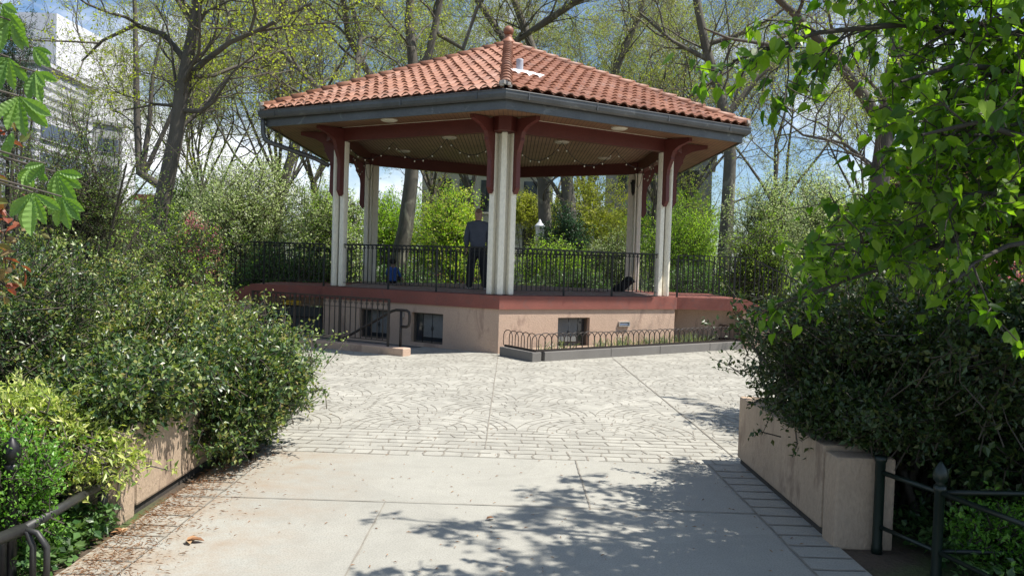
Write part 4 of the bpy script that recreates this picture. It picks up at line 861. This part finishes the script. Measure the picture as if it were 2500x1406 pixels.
a, b = aty(1480,400,70), aty(1740,400,68)
block('stone_rowhouse', 'grey stone row house with tall windows seen between the right-hand columns', a[:2], b[:2], 14, 0, 11.5, GREY, wins=(8,3,.7,1.7,1,10,3.4))
a, b = aty(2100,420,60), aty(2330,420,60)
block('pale_house', 'low pale house glimpsed behind the blossoming tree on the right', a[:2], b[:2], 14, 0, 6.5, PALE, wins=(4,2,1.2,1.8,1,5.2,2.8))
a, b = aty(2440,300,45), aty(2640,300,45)
block('brick_building', 'red brick building showing at the far right edge behind the leaves', a[:2], b[:2], 14, 0, 9.2, BRICK, wins=(3,3,1.1,1.8,.8,8,2.8))
a, b = aty(340,500,75), aty(560,470,75)
block('brick_building', 'red brick building low behind the shrubs at left', a[:2], b[:2], 14, 0, 6.5, BRICK, wins=(6,2,1.1,1.8,.8,5.4,2.8))
lp = aty(1318,560,35); lo = empty('street_lamp', (lp.x,35,0), 'white park lantern on a thin post seen behind the pavilion railing', 'street lamp'); m_ = MB(); m_.lathe((lp.x,35,0), [(.11,0),(.11,.3),(.05,.45),(.04,lp.z-.35)], 10); m_.build('post', M['iron_green'], lo)
m_ = MB(); m_.lathe((lp.x,35,lp.z-.35), [(.10,0),(.16,.08),(.19,.45),(.23,.47),(.20,.53),(.07,.66),(.02,.78)], 14); m_.build('lamp_globe', M['whitep'], lo)
for i, (px, Y, lb) in enumerate(((1255,27.5,'slatted park bench with looped iron arm behind the railing, right of the middle column'),(1020,29,'slatted park bench behind the pavilion right of the seated child'))):
    p = aty(px,690,Y); b_o = empty('park_bench', (p.x,Y,0), lb, 'bench')
    for j in range(4): m_ = MB(); m_.box((p.x,Y-.15+j*.1,.44), (1.8,.07,.035)); m_.build('seat_slat', M['bark'], b_o)
    for j in range(3): m_ = MB(); m_.box((p.x,Y+.27,.58+j*.12), (1.8,.03,.08)); m_.build('back_slat', M['bark'], b_o)
    for sx in (-.8,0,.8): m_ = MB(); m_.tube([(p.x+sx,Y-.2,0),(p.x+sx,Y-.2,.62),(p.x+sx,Y-.1,.70),(p.x+sx,Y+.15,.70),(p.x+sx,Y+.28,.60),(p.x+sx,Y+.28,0)], .02, 6); m_.build('leg', M['iron'], b_o)

# ================================================================== TREES
LVB = [dict(n=5,dens=.9,L=3.8,spread=.85,r=.045,t0=.3,seg=6),dict(n=5,L=2.0,spread=.8,r=.018,seg=5),dict(n=5,L=1.15,spread=.75,r=.009,seg=4),dict(n=4,L=.65,spread=.7,r=.0052,seg=3)]
def wp(pts, Y, dy=None): return [tuple(aty(p[0],p[1],Y+(dy[i] if dy else 0))) for i,p in enumerate(pts)]
def rr(a, b, n): return [a+(b-a)*i/(n-1) for i in range(n)]
def ptree(name, Y, limbs, label, **k):
    Ls = []
    for pts, r0, r1, *dy in limbs:
        P = wp(pts, Y, dy[0] if dy else None)
        Ls.append((P, rr(r0,r1,len(P))))
    b = Ls[0][0][0]; P0 = (b[0], b[1], -.1); Ls[0] = ([P0]+Ls[0][0], [Ls[0][1][0]*1.25]+Ls[0][1])
    lv = k.pop('levels', LVB); return tree(name, (b[0],b[1]), Ls, label, lv, **k)
ptree('plane_tree', 17, [([(375,640),(395,500),(430,330),(447,200),(475,60),(492,-80),(500,-260)],.19,.07),
    ([(447,200),(500,150),(560,105),(640,70),(760,10)],.07,.03,[0,-.3,-.6,-.9,-1.2]), ([(455,150),(400,85),(330,62),(250,100),(200,150)],.07,.02,[0,.2,.4,.6,.8]),
    ([(450,190),(520,185),(610,150),(700,120)],.05,.02,[0,.5,1,1.5]), ([(440,270),(490,272),(520,250),(560,190)],.06,.02,[0,-.2,-.4,-.8]), ([(470,60),(420,-20),(330,-60)],.06,.03), ([(490,-60),(600,-120),(720,-180)],.06,.03), ([(440,260),(380,255),(300,270)],.04,.015)],
    'large plane tree with a dark leaning trunk and yellow-green new leaves left of the pavilion', bark='bark', leafmat='sprout_y', leaf=.065, per=6, seed=11,
    levels=[dict(n=4,dens=1.1,L=2.6,spread=.9,r=.045,t0=.3,seg=6),dict(n=6,L=1.5,spread=.8,r=.018,seg=5),dict(n=5,L=.8,spread=.75,r=.009,seg=3),dict(n=3,L=.4,spread=.7,r=.005,seg=2)])
ptree('plane_tree', 28, [([(972,640),(990,560),(1004,440),(1012,300),(1008,150),(998,50),(1010,-80)],.30,.12), ([(1010,200),(1045,140),(1064,60),(1082,-40),(1110,-200)],.16,.08), ([(1012,230),(900,180),(850,90),(838,0),(800,-120)],.14,.06,[0,-1,-1.5,-2,-2.5]), ([(1064,80),(1130,120),(1165,20),(1210,-80)],.09,.05,[0,1,1,1])],
    'forked plane tree whose trunk shows through the pavilion beside the child', bark='bark_plane', leafmat='sprout', leaf=.075, per=8, seed=12)
ptree('bare_tree', 24, [([(640,640),(700,420),(740,300),(778,215),(700,140),(660,90),(610,20)],.16,.04), ([(740,300),(800,260),(870,190),(880,90),(850,-20)],.14,.06,[0,1,1.5,2,2.5]), ([(700,140),(640,165),(560,170),(500,150)],.05,.02)],
    'crooked bare tree with crossing limbs just left of the roof corner', bark='bark_plane', leafmat='sprout_y', leaf=.065, per=6, seed=13)
ptree('plane_tree', 36, [([(1392,640),(1390,520),(1384,440),(1370,300),(1300,120),(1240,-40)],.36,.14), ([(1384,440),(1440,300),(1500,180),(1560,40),(1600,-100)],.22,.08), ([(1388,520),(1350,450),(1320,420)],.12,.05)],
    'pale-barked plane tree behind the pavilion, right one of the close pair', bark='bark_plane', leafmat='sprout_b', leaf=.08, per=8, seed=14)
ptree('plane_tree', 37, [([(1332,640),(1330,540),(1326,440),(1318,300),(1240,110),(1150,-20)],.34,.12), ([(1322,340),(1250,108),(1330,55),(1420,-5),(1500,-60)],.2,.10,[0,-2,-3,-4,-5])],
    'pale-barked plane tree with a dark limb rising behind the finial', bark='bark_plane', leafmat='sprout_b', leaf=.08, per=8, seed=15)
ptree('plane_tree', 30, [([(1768,640),(1776,520),(1783,380),(1768,270),(1748,200),(1722,110),(1702,10),(1690,-100)],.27,.12), ([(1776,280),(1815,235),(1850,190),(1900,150),(1960,100)],.14,.05), ([(1735,150),(1640,100),(1560,30)],.10,.04), ([(1722,110),(1790,90),(1860,60),(1930,10)],.10,.05), ([(1783,380),(1760,330),(1700,300)],.06,.02)],
    'tall leaning plane tree right of the pavilion with a mossy forked trunk', bark='bark_plane', leafmat='sprout_b', leaf=.07, per=6, seed=16)
ptree('plane_tree', 20, [([(2125,660),(2140,500),(2160,340),(2172,230),(2185,130),(2200,-40)],.27,.13), ([(2155,310),(2105,230),(2055,165),(2000,100),(1945,40),(1890,-10)],.15,.07,[0,-.3,-.6,-1,-1.3,-1.6]), ([(1960,60),(1880,110),(1780,95),(1720,70)],.06,.02,[-1,-1,-1.2,-1.4]), ([(2180,170),(2260,80),(2350,0)],.12,.06), ([(2150,420),(2060,350),(1960,330),(1900,280)],.05,.015,[0,-.3,-.6,-.9])],
    'thick dark forked tree standing behind the heart-leaved branches on the right', bark='bark', leafmat='sprout', leaf=.06, per=4, seed=17,
    levels=[dict(n=4,dens=.9,L=3.2,spread=.9,r=.05,t0=.3,seg=6),dict(n=6,L=1.7,spread=.8,r=.02,seg=5),dict(n=5,L=.9,spread=.75,r=.01,seg=3),dict(n=3,L=.45,spread=.7,r=.006,seg=2)])
ptree('bare_tree', 32, [([(660,640),(340,420),(335,300),(332,170),(330,40),(325,-80)],.18,.06), ([(345,430),(365,300),(372,190),(400,60)],.12,.04), ([(350,430),(410,300),(450,200),(470,100)],.1,.04)],
    'slender many-stemmed bare tree left of the leaning plane trunk', bark='bark', leafmat='sprout', leaf=.06, per=2, seed=18,
    levels=[dict(n=4,dens=.7,L=2.6,spread=.6,r=.03,t0=.3,seg=6),dict(n=4,L=1.5,spread=.7,r=.014,seg=5),dict(n=4,L=.9,spread=.7,r=.008,seg=3),dict(n=3,L=.5,spread=.7,r=.005,seg=2)])
# wood of bare spring trees behind: four kinds, each standing in several places
def stdtree(name, X, Y, Hh, seed, leafmat, per, leaf, nstem=1, label=None, lv=None, group=None):
    rd_ = random.Random(seed); limbs = []; 
    base = Vector((X,Y,-.1)); top = base+Vector((rd_.uniform(-.8,.8),rd_.uniform(-.5,.5),Hh*.35))
    limbs.append(([tuple(base), tuple(base.lerp(top,.5)+Vector((rd_.uniform(-.15,.15),0,0))), tuple(top)], [Hh*.015,Hh*.013,Hh*.011]))
    for i in range(4+nstem):
        a = 2*math.pi*(i+rd_.uniform(-.3,.3))/(4+nstem); p = top.copy(); d = Vector((math.cos(a)*.55,math.sin(a)*.55,1)).normalized(); pts = [tuple(p)]
        for s_ in range(5): d = (d+Vector((rd_.gauss(0,.18),rd_.gauss(0,.18),.08))).normalized(); p = p+d*(Hh*.65/5); pts.append(tuple(p))
        limbs.append((pts, rr(Hh*.0062,.016,6)))
    return tree(name, (X,Y), limbs, label, lv or LVB, group=group, leafmat=leafmat, per=per, leaf=leaf, seed=seed)
protos = [stdtree('bare_tree', -9.5, 42, 16, 31, 'sprout', 7, .085), stdtree('bare_tree', -2, 50, 17, 32, 'sprout_b', 7, .085), stdtree('bare_tree', 7.5, 44, 15, 33, 'sprout', 7, .085, 2), stdtree('bare_tree', 13.5, 42, 14, 34, 'sprout', 5, .08, 1)]
GB = 'bare spring trees in the wood behind'
for p_ in protos: p_['group'] = GB; p_['label'] = 'grey-limbed budding tree in the wood behind the pavilion'
for i, (X, Y, q, s_, a) in enumerate([(-13,46,1,1.0,1.),(-16.5,44,3,.9,2.2),(-19.5,50,2,.95,.7),(-11,38,3,.85,5.2),(4.5,50,2,1.1,2.),(-24.5,50,3,.85,1.9),(-6,56,0,1.15,4.),(3,60,3,1.2,1.2),(11,56,1,1.1,2.4),(24,56,2,1.1,3.3),(30,50,3,1.,1.7)]):
    c = copy_tree(protos[q]); c.location = (X,Y,0); c.rotation_euler = (0,0,a); c.scale = (s_,)*3

# overhanging heart-leaved tree on the right: trunk stands off the picture, boughs reach over the path
def bough(pts, r0, r1): return ([tuple(p) for p in pts], rr(r0,r1,len(pts)))
HL_ = [bough([(4.9,4.6,-.1),(4.75,4.55,1.2),(4.6,4.5,2.4),(4.3,4.4,3.6),(4.1,4.2,5.0)],.15,.08)]
def B_(px, py, Y): return Vector(aty(px,py,Y))
T_ = Vector((4.62,4.5,2.3)); T2 = Vector((4.35,4.4,3.4)); T3 = Vector((4.1,4.2,4.9))
for (a_, *rest), r in (((T2,(2420,95,4.5),(2200,60,4.3),(2000,80,4.1),(1790,150,4.0)),.035), ((T2,(2380,-120,4.3),(2150,-160,4.1),(1950,-170,4.0),(1800,-160,3.9)),.035), ((T_,(2440,270,4.6),(2350,230,4.5),(2270,230,4.4),(2200,240,4.3)),.03),
    ((T_,(2450,420,4.5),(2380,400,4.3),(2320,410,4.2),(2260,430,4.1)),.03), ((T_,(2440,540,4.4),(2290,540,4.3),(2130,590,4.2),(1990,600,4.1)),.028), ((T2,(2460,60,5.2),(2320,-60,5.4),(2200,-200,5.6)),.035), ((T_,(2460,170,4.2),(2330,160,4.0),(2200,200,3.9)),.03),
    ((T2,(2440,-140,3.8),(2250,-240,3.6),(2000,-260,3.5)),.035), ((T_,(2440,470,4.9),(2330,580,4.9),(2180,640,4.8)),.025), ((T2,(2350,-200,4.8),(2100,-300,4.9),(1850,-320,5.0)),.035), ((T2,(2300,-380,3.3),(2000,-480,3.0),(1750,-500,2.9)),.035), ((T_,(2480,330,3.9),(2380,300,3.7),(2250,330,3.6)),.025), ((T2,(2500,100,4.3),(2370,50,4.3),(2260,110,4.2)),.024), ((T_,(2490,300,4.2),(2400,330,4.0),(2300,330,3.9)),.02), ((T_,(2500,400,5.3),(2350,330,5.5),(2230,320,5.5)),.022), ((T_,(2480,480,4.1),(2390,470,4.0),(2290,500,3.9)),.02), ((T_,(2500,560,5.0),(2400,620,5.1),(2300,640,5.1)),.02), ((T_,(2490,130,5.0),(2330,200,5.2),(2210,160,5.2)),.022), ((T_,(2460,600,3.9),(2380,640,3.8),(2330,690,3.7)),.018), ((T_,(2400,470,4.8),(2230,460,4.9),(2130,500,4.9)),.02), ((T_,(2400,560,4.8),(2200,640,4.8),(2050,690,4.7),(1960,730,4.6)),.02),
    ((T2,(2500,10,4.6),(2350,-20,4.5),(2150,10,4.4)),.024), ((T_,(2500,200,4.3),(2400,180,4.2),(2300,180,4.1)),.02), ((T_,(2470,560,5.2),(2300,470,5.4),(2150,480,5.4)),.024), ((T2,(2500,220,5.6),(2380,120,5.8),(2250,40,5.9)),.028),((T_,(2500,330,5.6),(2370,260,5.8),(2240,200,5.8)),.024),
    ((T2,Vector((3.9,5.2,4.2)),Vector((3.3,5.7,4.5)),Vector((2.8,6.1,4.4))),.03), ((T2,Vector((3.8,4.8,4.5)),Vector((3.1,5.0,5.0)),Vector((2.5,5.1,4.9))),.03), ((T2,Vector((4.2,3.6,4.2)),Vector((3.5,3.4,4.5)),Vector((2.4,3.3,4.4))),.03),
    ((T3,Vector((4.2,4.6,5.5)),Vector((3.9,5.0,6.0)),Vector((3.5,5.4,6.3))),.03), ((T3,Vector((3.8,4.0,5.4)),Vector((3.3,3.8,5.7)),Vector((2.8,3.6,5.8))),.03), ((T3,Vector((4.5,3.6,5.4)),Vector((4.8,3.2,5.9)),Vector((5.0,3.0,6.3))),.03),
    ((T3,Vector((3.9,4.4,5.3)),Vector((3.5,4.4,5.4)),Vector((3.0,4.4,5.2))),.03), ((T3,Vector((4.6,4.9,5.3)),Vector((4.9,5.5,5.5)),Vector((5.1,6.0,5.6))),.03), ((T2,Vector((4.3,5.0,4.0)),Vector((4.1,5.7,4.3)),Vector((3.8,6.5,4.5))),.03), ((T2,Vector((4.0,4.0,4.0)),Vector((3.3,3.9,4.2)),Vector((2.7,4.0,4.1))),.03),
    ((T3,Vector((4.3,4.1,5.8)),Vector((4.2,4.0,6.4)),Vector((3.9,4.2,6.9))),.03), ((T3,Vector((4.4,4.4,5.2)),Vector((4.9,4.4,5.4)),Vector((5.4,4.5,5.4))),.03)):
    HL_.append(bough([a_]+[q if isinstance(q,Vector) else B_(*q) for q in rest], r*.8, .006))
tree('heart_leaved_tree', (4.9,4.6), HL_, 'heart-leaved tree reaching its green boughs over the path from the right edge', [dict(n=4,dens=9.5,L=.35,spread=.8,r=.006,t0=.02,seg=4,g=-.03),dict(n=4,L=.20,spread=.7,r=.0035,seg=3,g=-.06)],
    bark='bark_dark', twig='twig_dark', leafmat='linden', leaf=.066, per=5, kind='heart', asp=.82, seed=21, drop=.55, cl=.05, upb=.02)
# higher canopy outside the picture, part of the same edge planting: it throws the shade on the right of the path
stl = stdtree('shade_tree', 8.4, 5.6, 7.8, 51, 'linden', 12, .15, 2, 'broad leafy tree beside the path beyond the right edge', lv=[dict(n=5,dens=1.4,L=2.2,spread=.95,r=.05,t0=.2,seg=5),dict(n=5,L=1.1,spread=.8,r=.02,seg=4),dict(n=4,L=.6,spread=.8,r=.008,seg=3)])

# ================================================================== SHRUBS
S = shrub
S('holly_shrub', (-3.55,8.4,.52), (1.80,1.85,.98), 'large glossy dark holly bush spilling over the path end on the left', twigs=3200, per=17, leaf=.052, leafmat2='holly_new', frac2=.42, seed=1, asp=.55, lump=.40)
S('holly_shrub', (-2.42,6.95,.46), (.88,1.1,.64), 'lower skirt of dark holly growing over the left wall', twigs=2400, per=16, leaf=.050, leafmat2='holly_new', frac2=.2, seed=2, asp=.55, lump=.40)
S('holly_shrub', (-2.66,5.75,.70), (.60,1.05,.34), 'small dark holly lying along the top of the left wall', twigs=1300, per=16, leaf=.046, leafmat2='holly_new', frac2=.25, seed=22, asp=.55, lump=.4, zmin=.30, twlen=.38, up=-.1)
S('holly_shrub', (-5.7,10.6,.8), (1.8,1.9,1.15), 'tall dense holly bush behind, left of the basement fence', twigs=2200, per=15, leaf=.055, leafmat2='holly_new', frac2=.45, seed=3, asp=.55, lump=.4)
S('evergreen_shrub', (-4.6,6.9,.95), (1.35,1.4,1.0), 'dark evergreen shrub at the left edge under the bronze leaves', twigs=2000, per=16, leaf=.045, leafmat2='holly_new', frac2=.2, seed=4, asp=.5)
S('variegated_shrub', (-2.92,4.95,.60), (.74,.75,.42), 'yellow-variegated shrub sprawling over the pipe fence at left', twigs=2100, per=13, leaf=.052, leafmat='varieg', seed=5, asp=.34, lump=.5, twlen=.5, spread=.06, flat=.1, stem='twig', zmin=.22)
S('box_shrub', (-2.66,4.22,.46), (.36,.40,.34), 'small bright green leafy shrub at the bottom left corner', twigs=1300, per=14, leaf=.024, leafmat='green_small', seed=6, asp=.6, twlen=.26, lump=.45, zmin=.1)
S('dark_shrub', (2.93,6.0,1.03), (1.26,1.5,.74), 'dark thorny shrub overhanging the right wall', twigs=4200, per=15, leaf=.045, leafmat='dark_shrub', seed=7, asp=.6, lump=.42, twlen=.42, zmin=.36)
S('dark_shrub', (3.75,5.6,.85), (1.15,.95,1.1), 'deep shaded shrub filling the right edge behind the green fence', twigs=3200, per=15, leaf=.06, leafmat='holly', seed=8, asp=.65, inner=.6)
S('dark_shrub', (2.42,5.35,.80), (.50,.55,.28), 'low dark sprig mass hanging over the near end of the right wall', twigs=1300, per=15, leaf=.042, leafmat='dark_shrub', seed=71, asp=.6, lump=.4, twlen=.35, zmin=.47)
S('leafy_shrub', (4.2,8.9,1.1), (1.75,1.7,1.15), 'dark leafy shrub behind the thorny one at right', twigs=1900, per=14, leaf=.06, leafmat='dark_shrub', leafmat2='lime', frac2=.12, seed=9, asp=.6)
for i, (x, y, r, lb) in enumerate([(2.95,4.75,.30,'low bright green ground shrub just behind the green fence rail'),(3.35,4.35,.34,'low bright green ground shrub at the lower right corner'),(3.6,5.0,.3,'low bright green ground shrub behind the fence at the right edge')]):
    S('ground_shrub', (x,y,.16), (r*1.3,r,.30), lb, twigs=420, per=12, leaf=.034, leafmat='green_small', seed=60+i, asp=.55, twlen=.25, group=None)
# dark trees on the left
S('evergreen_tree', (-6.9,13.0,2.5), (1.8,1.8,1.9), 'dark fine-leaved evergreen tree below the white office block', cat='tree', twigs=1500, per=10, leaf=.05, leafmat='olive', leafmat2='holly_new', seed=10, asp=.45, lump=.55, twlen=.8, inner=.1)
S('evergreen_shrub', (-7.3,16.0,1.3), (2.0,1.6,1.5), 'dark shrub below the leaning plane trunk', twigs=1800, per=13, leaf=.06, leafmat='holly', leafmat2='lime', frac2=.3, seed=12, asp=.5, lump=.5)
S('fir_tree', (-9.35,15.0,4.6), (.75,.8,1.9), 'dark conifer at the top left corner beside the white tower', cat='tree', twigs=900, per=14, leaf=.05, leafmat='conifer', seed=13, asp=.25, lump=.4)
# flowering and lime thickets behind the pavilion
def thick(px, ytop, Y, wm, mat, label, name='flowering_tree', cat='tree', mat2=None, seed=0, tw=1500, leaf=.085, low=0., dep=None, per=14, lump=.4):
    p = aty(px, ytop, Y); h = max(.6, p.z)
    S(name, (p.x,Y,low+(h-low)*.52), (wm/2,dep or wm*.42,(h-low)*.5), label, cat=cat, twigs=tw, per=per, leaf=leaf, leafmat=mat, leafmat2=mat2, frac2=.3, seed=100+seed, asp=.55, lump=lump, twlen=.75, spread=.16, inner=.3, tr=.009)
thick(600,365,23,4.4,'blossom','white-blossomed crab apple left of the pavilion under the downpipe', seed=1, tw=2400, leaf=.07)
thick(800,415,26,3.4,'blossom','white-blossomed tree filling the gap between the two left columns', seed=2, tw=1900, leaf=.07, mat2='lime')
thick(470,400,27,3.6,'olive','olive-green loose tree behind the leaning plane trunk', seed=3, mat2='blossom')
thick(960,450,31,3.6,'lime','lime-green thicket behind the seated child', 'leafy_shrub','shrub', seed=4, tw=1500)
thick(1110,448,29,3.6,'lime','bright lime thicket to the left of the standing man', 'leafy_shrub','shrub', seed=5, tw=1900, mat2='golden')
thick(1440,430,44,6.0,'golden','golden-green tree behind the conifer between the columns', seed=6, tw=2400, leaf=.12)
thick(1290,455,50,3.5,'golden','small golden-green tree against the pale house', seed=7, leaf=.11, low=3.2, tw=900)
thick(1385,498,33,2.6,'conifer','dark spreading yew seen through the pavilion', 'yew','tree', seed=8, tw=1900, leaf=.09, lump=.5)
thick(1360,572,28,3.4,'lime','bright green shrub in front of the yew', 'leafy_shrub','shrub', mat2='olive', seed=9, tw=1500, leaf=.07)
thick(1500,560,29,3.0,'olive','twiggy olive shrub left of the back right column', 'leafy_shrub','shrub', mat2='blossom', seed=10, tw=1200, leaf=.06)
thick(1680,490,34,4.2,'lime','lime-green shrub right of the right column', 'leafy_shrub','shrub', mat2='olive', seed=11, tw=1800)
thick(1880,400,27,3.4,'blossom','white-blossomed crab apple right of the mossy trunk', seed=12, tw=2000, leaf=.07)
thick(2040,385,24,3.0,'blossom','white-blossomed tree in front of the pale house on the right', seed=13, tw=2000, leaf=.065)
thick(1860,520,22,2.6,'olive','olive shrub behind the right stair railing', 'leafy_shrub','shrub', mat2='lime', seed=14, tw=1500, leaf=.06)
thick(2250,430,22,4.4,'olive','dark green tree behind the heart-leaved boughs', 'leafy_tree','tree', mat2='lime', seed=15, tw=2000, leaf=.08)
thick(2480,380,17,3.4,'olive','olive tree at the far right edge', 'leafy_tree','tree', mat2='golden', seed=16, tw=1500, leaf=.07)
thick(2440,615,13,1.9,'pink','pink azalea glowing behind the right-hand foliage', 'azalea','shrub', seed=17, tw=900, leaf=.045)
thick(1105,648,33,2.2,'pink','pink azalea behind the railing left of the standing man', 'azalea','shrub', seed=18, tw=500, leaf=.06)
thick(480,520,21,1.7,'pink','pink flowering shrub behind the left holly', 'azalea','shrub', seed=19, tw=600, leaf=.05)
thick(700,590,21,4.2,'ivy','low dark shrub behind the left stair railing', 'leafy_shrub','shrub', seed=20, tw=1500, leaf=.07)
thick(1720,640,26,4.6,'ivy','low dark shrub behind the right stair railing', 'leafy_shrub','shrub', seed=21, tw=1500, leaf=.07)
thick(950,640,27,5.0,'ivy','low green shrub bed behind the back left railing', 'leafy_shrub','shrub', seed=22, tw=1500, leaf=.07)
thick(1400,645,25.5,3.6,'ivy','low green shrub bed behind the back right railing', 'leafy_shrub','shrub', seed=23, tw=1300, leaf=.06)
thick(260,470,22,5.0,'olive','olive undergrowth below the office block', 'leafy_shrub','shrub', mat2='lime', seed=24, tw=2000, leaf=.075)
for i, (px, yt, Y, w_) in enumerate([(60,420,48,12),(500,440,55,12),(860,455,56,11),(1200,470,68,9),(1650,450,56,9),(1990,430,50,10),(2350,400,44,12)]):
    thick(px, yt, Y, w_, ['olive','lime','olive','golden','lime','olive','olive'][i], ['broad dim thicket at the far left edge under the office block','broad distant thicket behind the left blossom trees','distant thicket behind the left columns','distant golden thicket in front of the pale house','distant thicket before the grey stone row house','distant thicket behind the right blossom trees','distant thicket at the far right'][i], 'thicket','shrub', seed=30+i, tw=1700, leaf=.16, per=12, dep=3)

# chestnut branch, top left
def chestnut():
    KS = .86; root = empty('horse_chestnut', (-2.5,2.75,0), 'young horse chestnut drooping big ribbed leaves in at the top left corner', 'tree'); st = MB()
    st.tube([(-2.5,2.75,-.05),(-2.45,2.75,1.0),(-2.35,2.72,1.9),(-2.2,2.7,2.7)], [.03,.026,.02,.014], 8); rg = np.random.default_rng(77)
    V = []; Fx = []
    def leaf(c, ax, size, n=5, droop=.9):
        """palmate leaf: n pleated leaflets hanging from c"""
        ax = np.array(ax, float); ax /= np.linalg.norm(ax); side = np.cross(ax, [0,1,0]); side /= np.linalg.norm(side)
        for i in range(n):
            a = (i-(n-1)/2)*.44+rg.normal()*.06; ln = size*(1-.25*abs(i-(n-1)/2)/((n-1)/2))*rg.uniform(.9,1.08); d = ax*math.cos(a)+side*math.sin(a)+np.array([0,rg.normal()*.35,0]); d /= np.linalg.norm(d); s_ = np.cross(d, [0,-1,0]); s_ /= np.linalg.norm(s_); n_ = np.cross(s_, d)
            b = len(V); K = 17
            for j in range(K):
                u = j/(K-1); wd = ln*.19*math.sin(math.pi*min(1,u**1.45))**.85*(1-.12*(j%2)) ; pl = .013*ln*((j%2)*2-1); dr = -.10*ln*u*u*droop; cc = np.array(c)+d*ln*u+np.array([0,0,dr])
                V.append(cc); V.append(cc-s_*wd+n_*(.5*wd+pl)); V.append(cc+s_*wd+n_*(.5*wd+pl))
                if j: p = b+(j-1)*3; q = b+j*3; Fx.extend([(p,p+1,q+1,q),(p,q,q+2,p+2)])
    spots = [((25,60),.13,(-.2,0,-1)),((45,245),.15,(.25,0,-1)),((85,185),.13,(.5,0,-1)),((20,150),.14,(-.3,0,-1)),((80,125),.10,(.7,0,-.6)),((80,480),.15,(.1,0,-1)),((75,415),.11,(.1,0,-1)),((150,490),.12,(.25,0,-1)),((135,430),.13,(.6,0,-.8)),((5,20),.13,(.2,0,-1)),((30,330),.10,(-.1,0,-1)),((110,410),.09,(-.7,0,-.7))]
    for (px,py), sz, ax in spots:
        Yd = 2.6+rg.uniform(-.12,.12); p = aty(px,py-10,Yd); leaf(p, (ax[0],rg.uniform(-.25,.1),ax[2]), sz*KS, 5 if sz > .1 else 3)
        q = Vector((-2.4,2.72, min(2.6,p.z+.12))); m1 = p.lerp(q,.5)+Vector((0,0,.05)); st.tube([p, m1, q], [.003,.005,.008], 5)
    st.build('stem', M['twig'], root)
    Va = np.array(V); npmesh('foliage', [(Va, np.array(Fx), 0, False)], [M['chestnut']], root)
chestnut()
rt_ = shrub('bronze_shrub', (-2.22,2.95,1.84), (.46,.25,.50), 'bronze and red-leaved shrub at the left edge between the chestnut leaves', twigs=280, per=6, leaf=.050, kind='oval', asp=.6, leafmat='redleaf', seed=41, twlen=.3, inner=.2, stem='twig')

# litter: needles and twigs as ground cover, larger dead leaves one by one
rg = np.random.default_rng(9); n = 3600; y0_ = rg.uniform(3.6,7.3,n)
x = -2.36+np.abs(rg.normal(size=n))*.13*(1+rg.random(n))+np.clip(4.9-y0_,0,2)*.18*rg.random(n); y = y0_; keep = (x < -1.1) & (rg.random(n) < np.clip(1.25-(y-3.8)*.24,.1,1)); x = x[keep]; y = y[keep]; n = len(x)
v, f = leaves_np('rh', np.stack([x,y,np.full(n,.008)+rg.random(n)*.012],1), np.concatenate([rg.normal(size=(n,2)),rg.normal(size=(n,1))*.12],1), np.tile([0,0,1.],(n,1))+rg.normal(size=(n,3))*.2, rg.uniform(.015,.05,n), .10)
tag(npmesh('dry_needle_litter', [(v,f,0,False)], [M['litter']]), 'reddish dry needles and bits drifted along the left edge of the path', 'litter', kind='stuff')
n = 420; x = rg.uniform(-2.3,2.1,n); y = rg.uniform(3.9,9.5,n); v, f = leaves_np('rh', np.stack([x,y,np.full(n,.006)],1), np.concatenate([rg.normal(size=(n,2)),rg.normal(size=(n,1))*.05],1), np.tile([0,0,1.],(n,1)), rg.uniform(.01,.045,n), .18)
tag(npmesh('path_debris', [(v,f,0,False)], [M['litter']]), 'tiny twigs and bud scales scattered over the concrete path', 'litter', kind='stuff')
for i, (px, py, s_, lb) in enumerate([(455,1318,.11,'curled brown dead leaf alone on the concrete near the left joint'),(205,1322,.13,'pale brown dead leaf on the needle litter at lower left'),(300,1298,.10,'brown dead leaf against the foot of the left wall'),(1206,1262,.07,'pale scrap of bark in the middle of the path')]):
    p = atz(px,py,.012); P = np.array([[p.x,p.y,p.z]]); c_ = []
    for a in (0,.9,-.9): c_.append((*leaves_np('oval', P, np.array([[math.cos(a+i*1.3),math.sin(a+i*1.3),.12]]), np.array([[.2,.1,1.]]), np.array([s_*(1 if a == 0 else .7)]), .55), 0, True))
    tag(npmesh('dead_leaf', c_ if i < 3 else c_[:1], [M['litter']]), lb, 'leaf')
# ivy and undergrowth on the ground
def cover(name, boxes, n, mat, leaf, label, seed, h=.16):
    rg = np.random.default_rng(seed); Ps = []
    for x0,x1,y0,y1,fr in boxes: m_ = int(n*fr); Ps.append(np.stack([rg.uniform(x0,x1,m_), rg.uniform(y0,y1,m_), rg.random(m_)**1.5*h+.01],1))
    P = np.concatenate(Ps); v, f = leaves_np('rh', P, np.concatenate([rg.normal(size=(len(P),2)),rg.normal(size=(len(P),1))*.5+.3],1), rg.normal(size=P.shape)*.5+np.array([0,0,1.]), leaf*rg.uniform(.6,1.4,len(P)), .7)
    tag(npmesh(name, [(v,f,0,False)], [M[mat]]), label, 'ground cover', kind='stuff')
cover('ivy_cover', [(-6,-2.86,4,7,.28),(2.56,6,3.6,8,.4),(-2.75,-2.38,4.1,5.0,.03),(-9,-3,7,14,.29)], 52000, 'ivy', .05, 'ivy and low green undergrowth covering the soil beside the path', 91)
cover('woodland_floor', [(-26,26,24,29.9,.5),(-30,30,33,60,.5)], 70000, 'ivy', .16, 'green undergrowth on the park floor behind the pavilion', 92, .4)
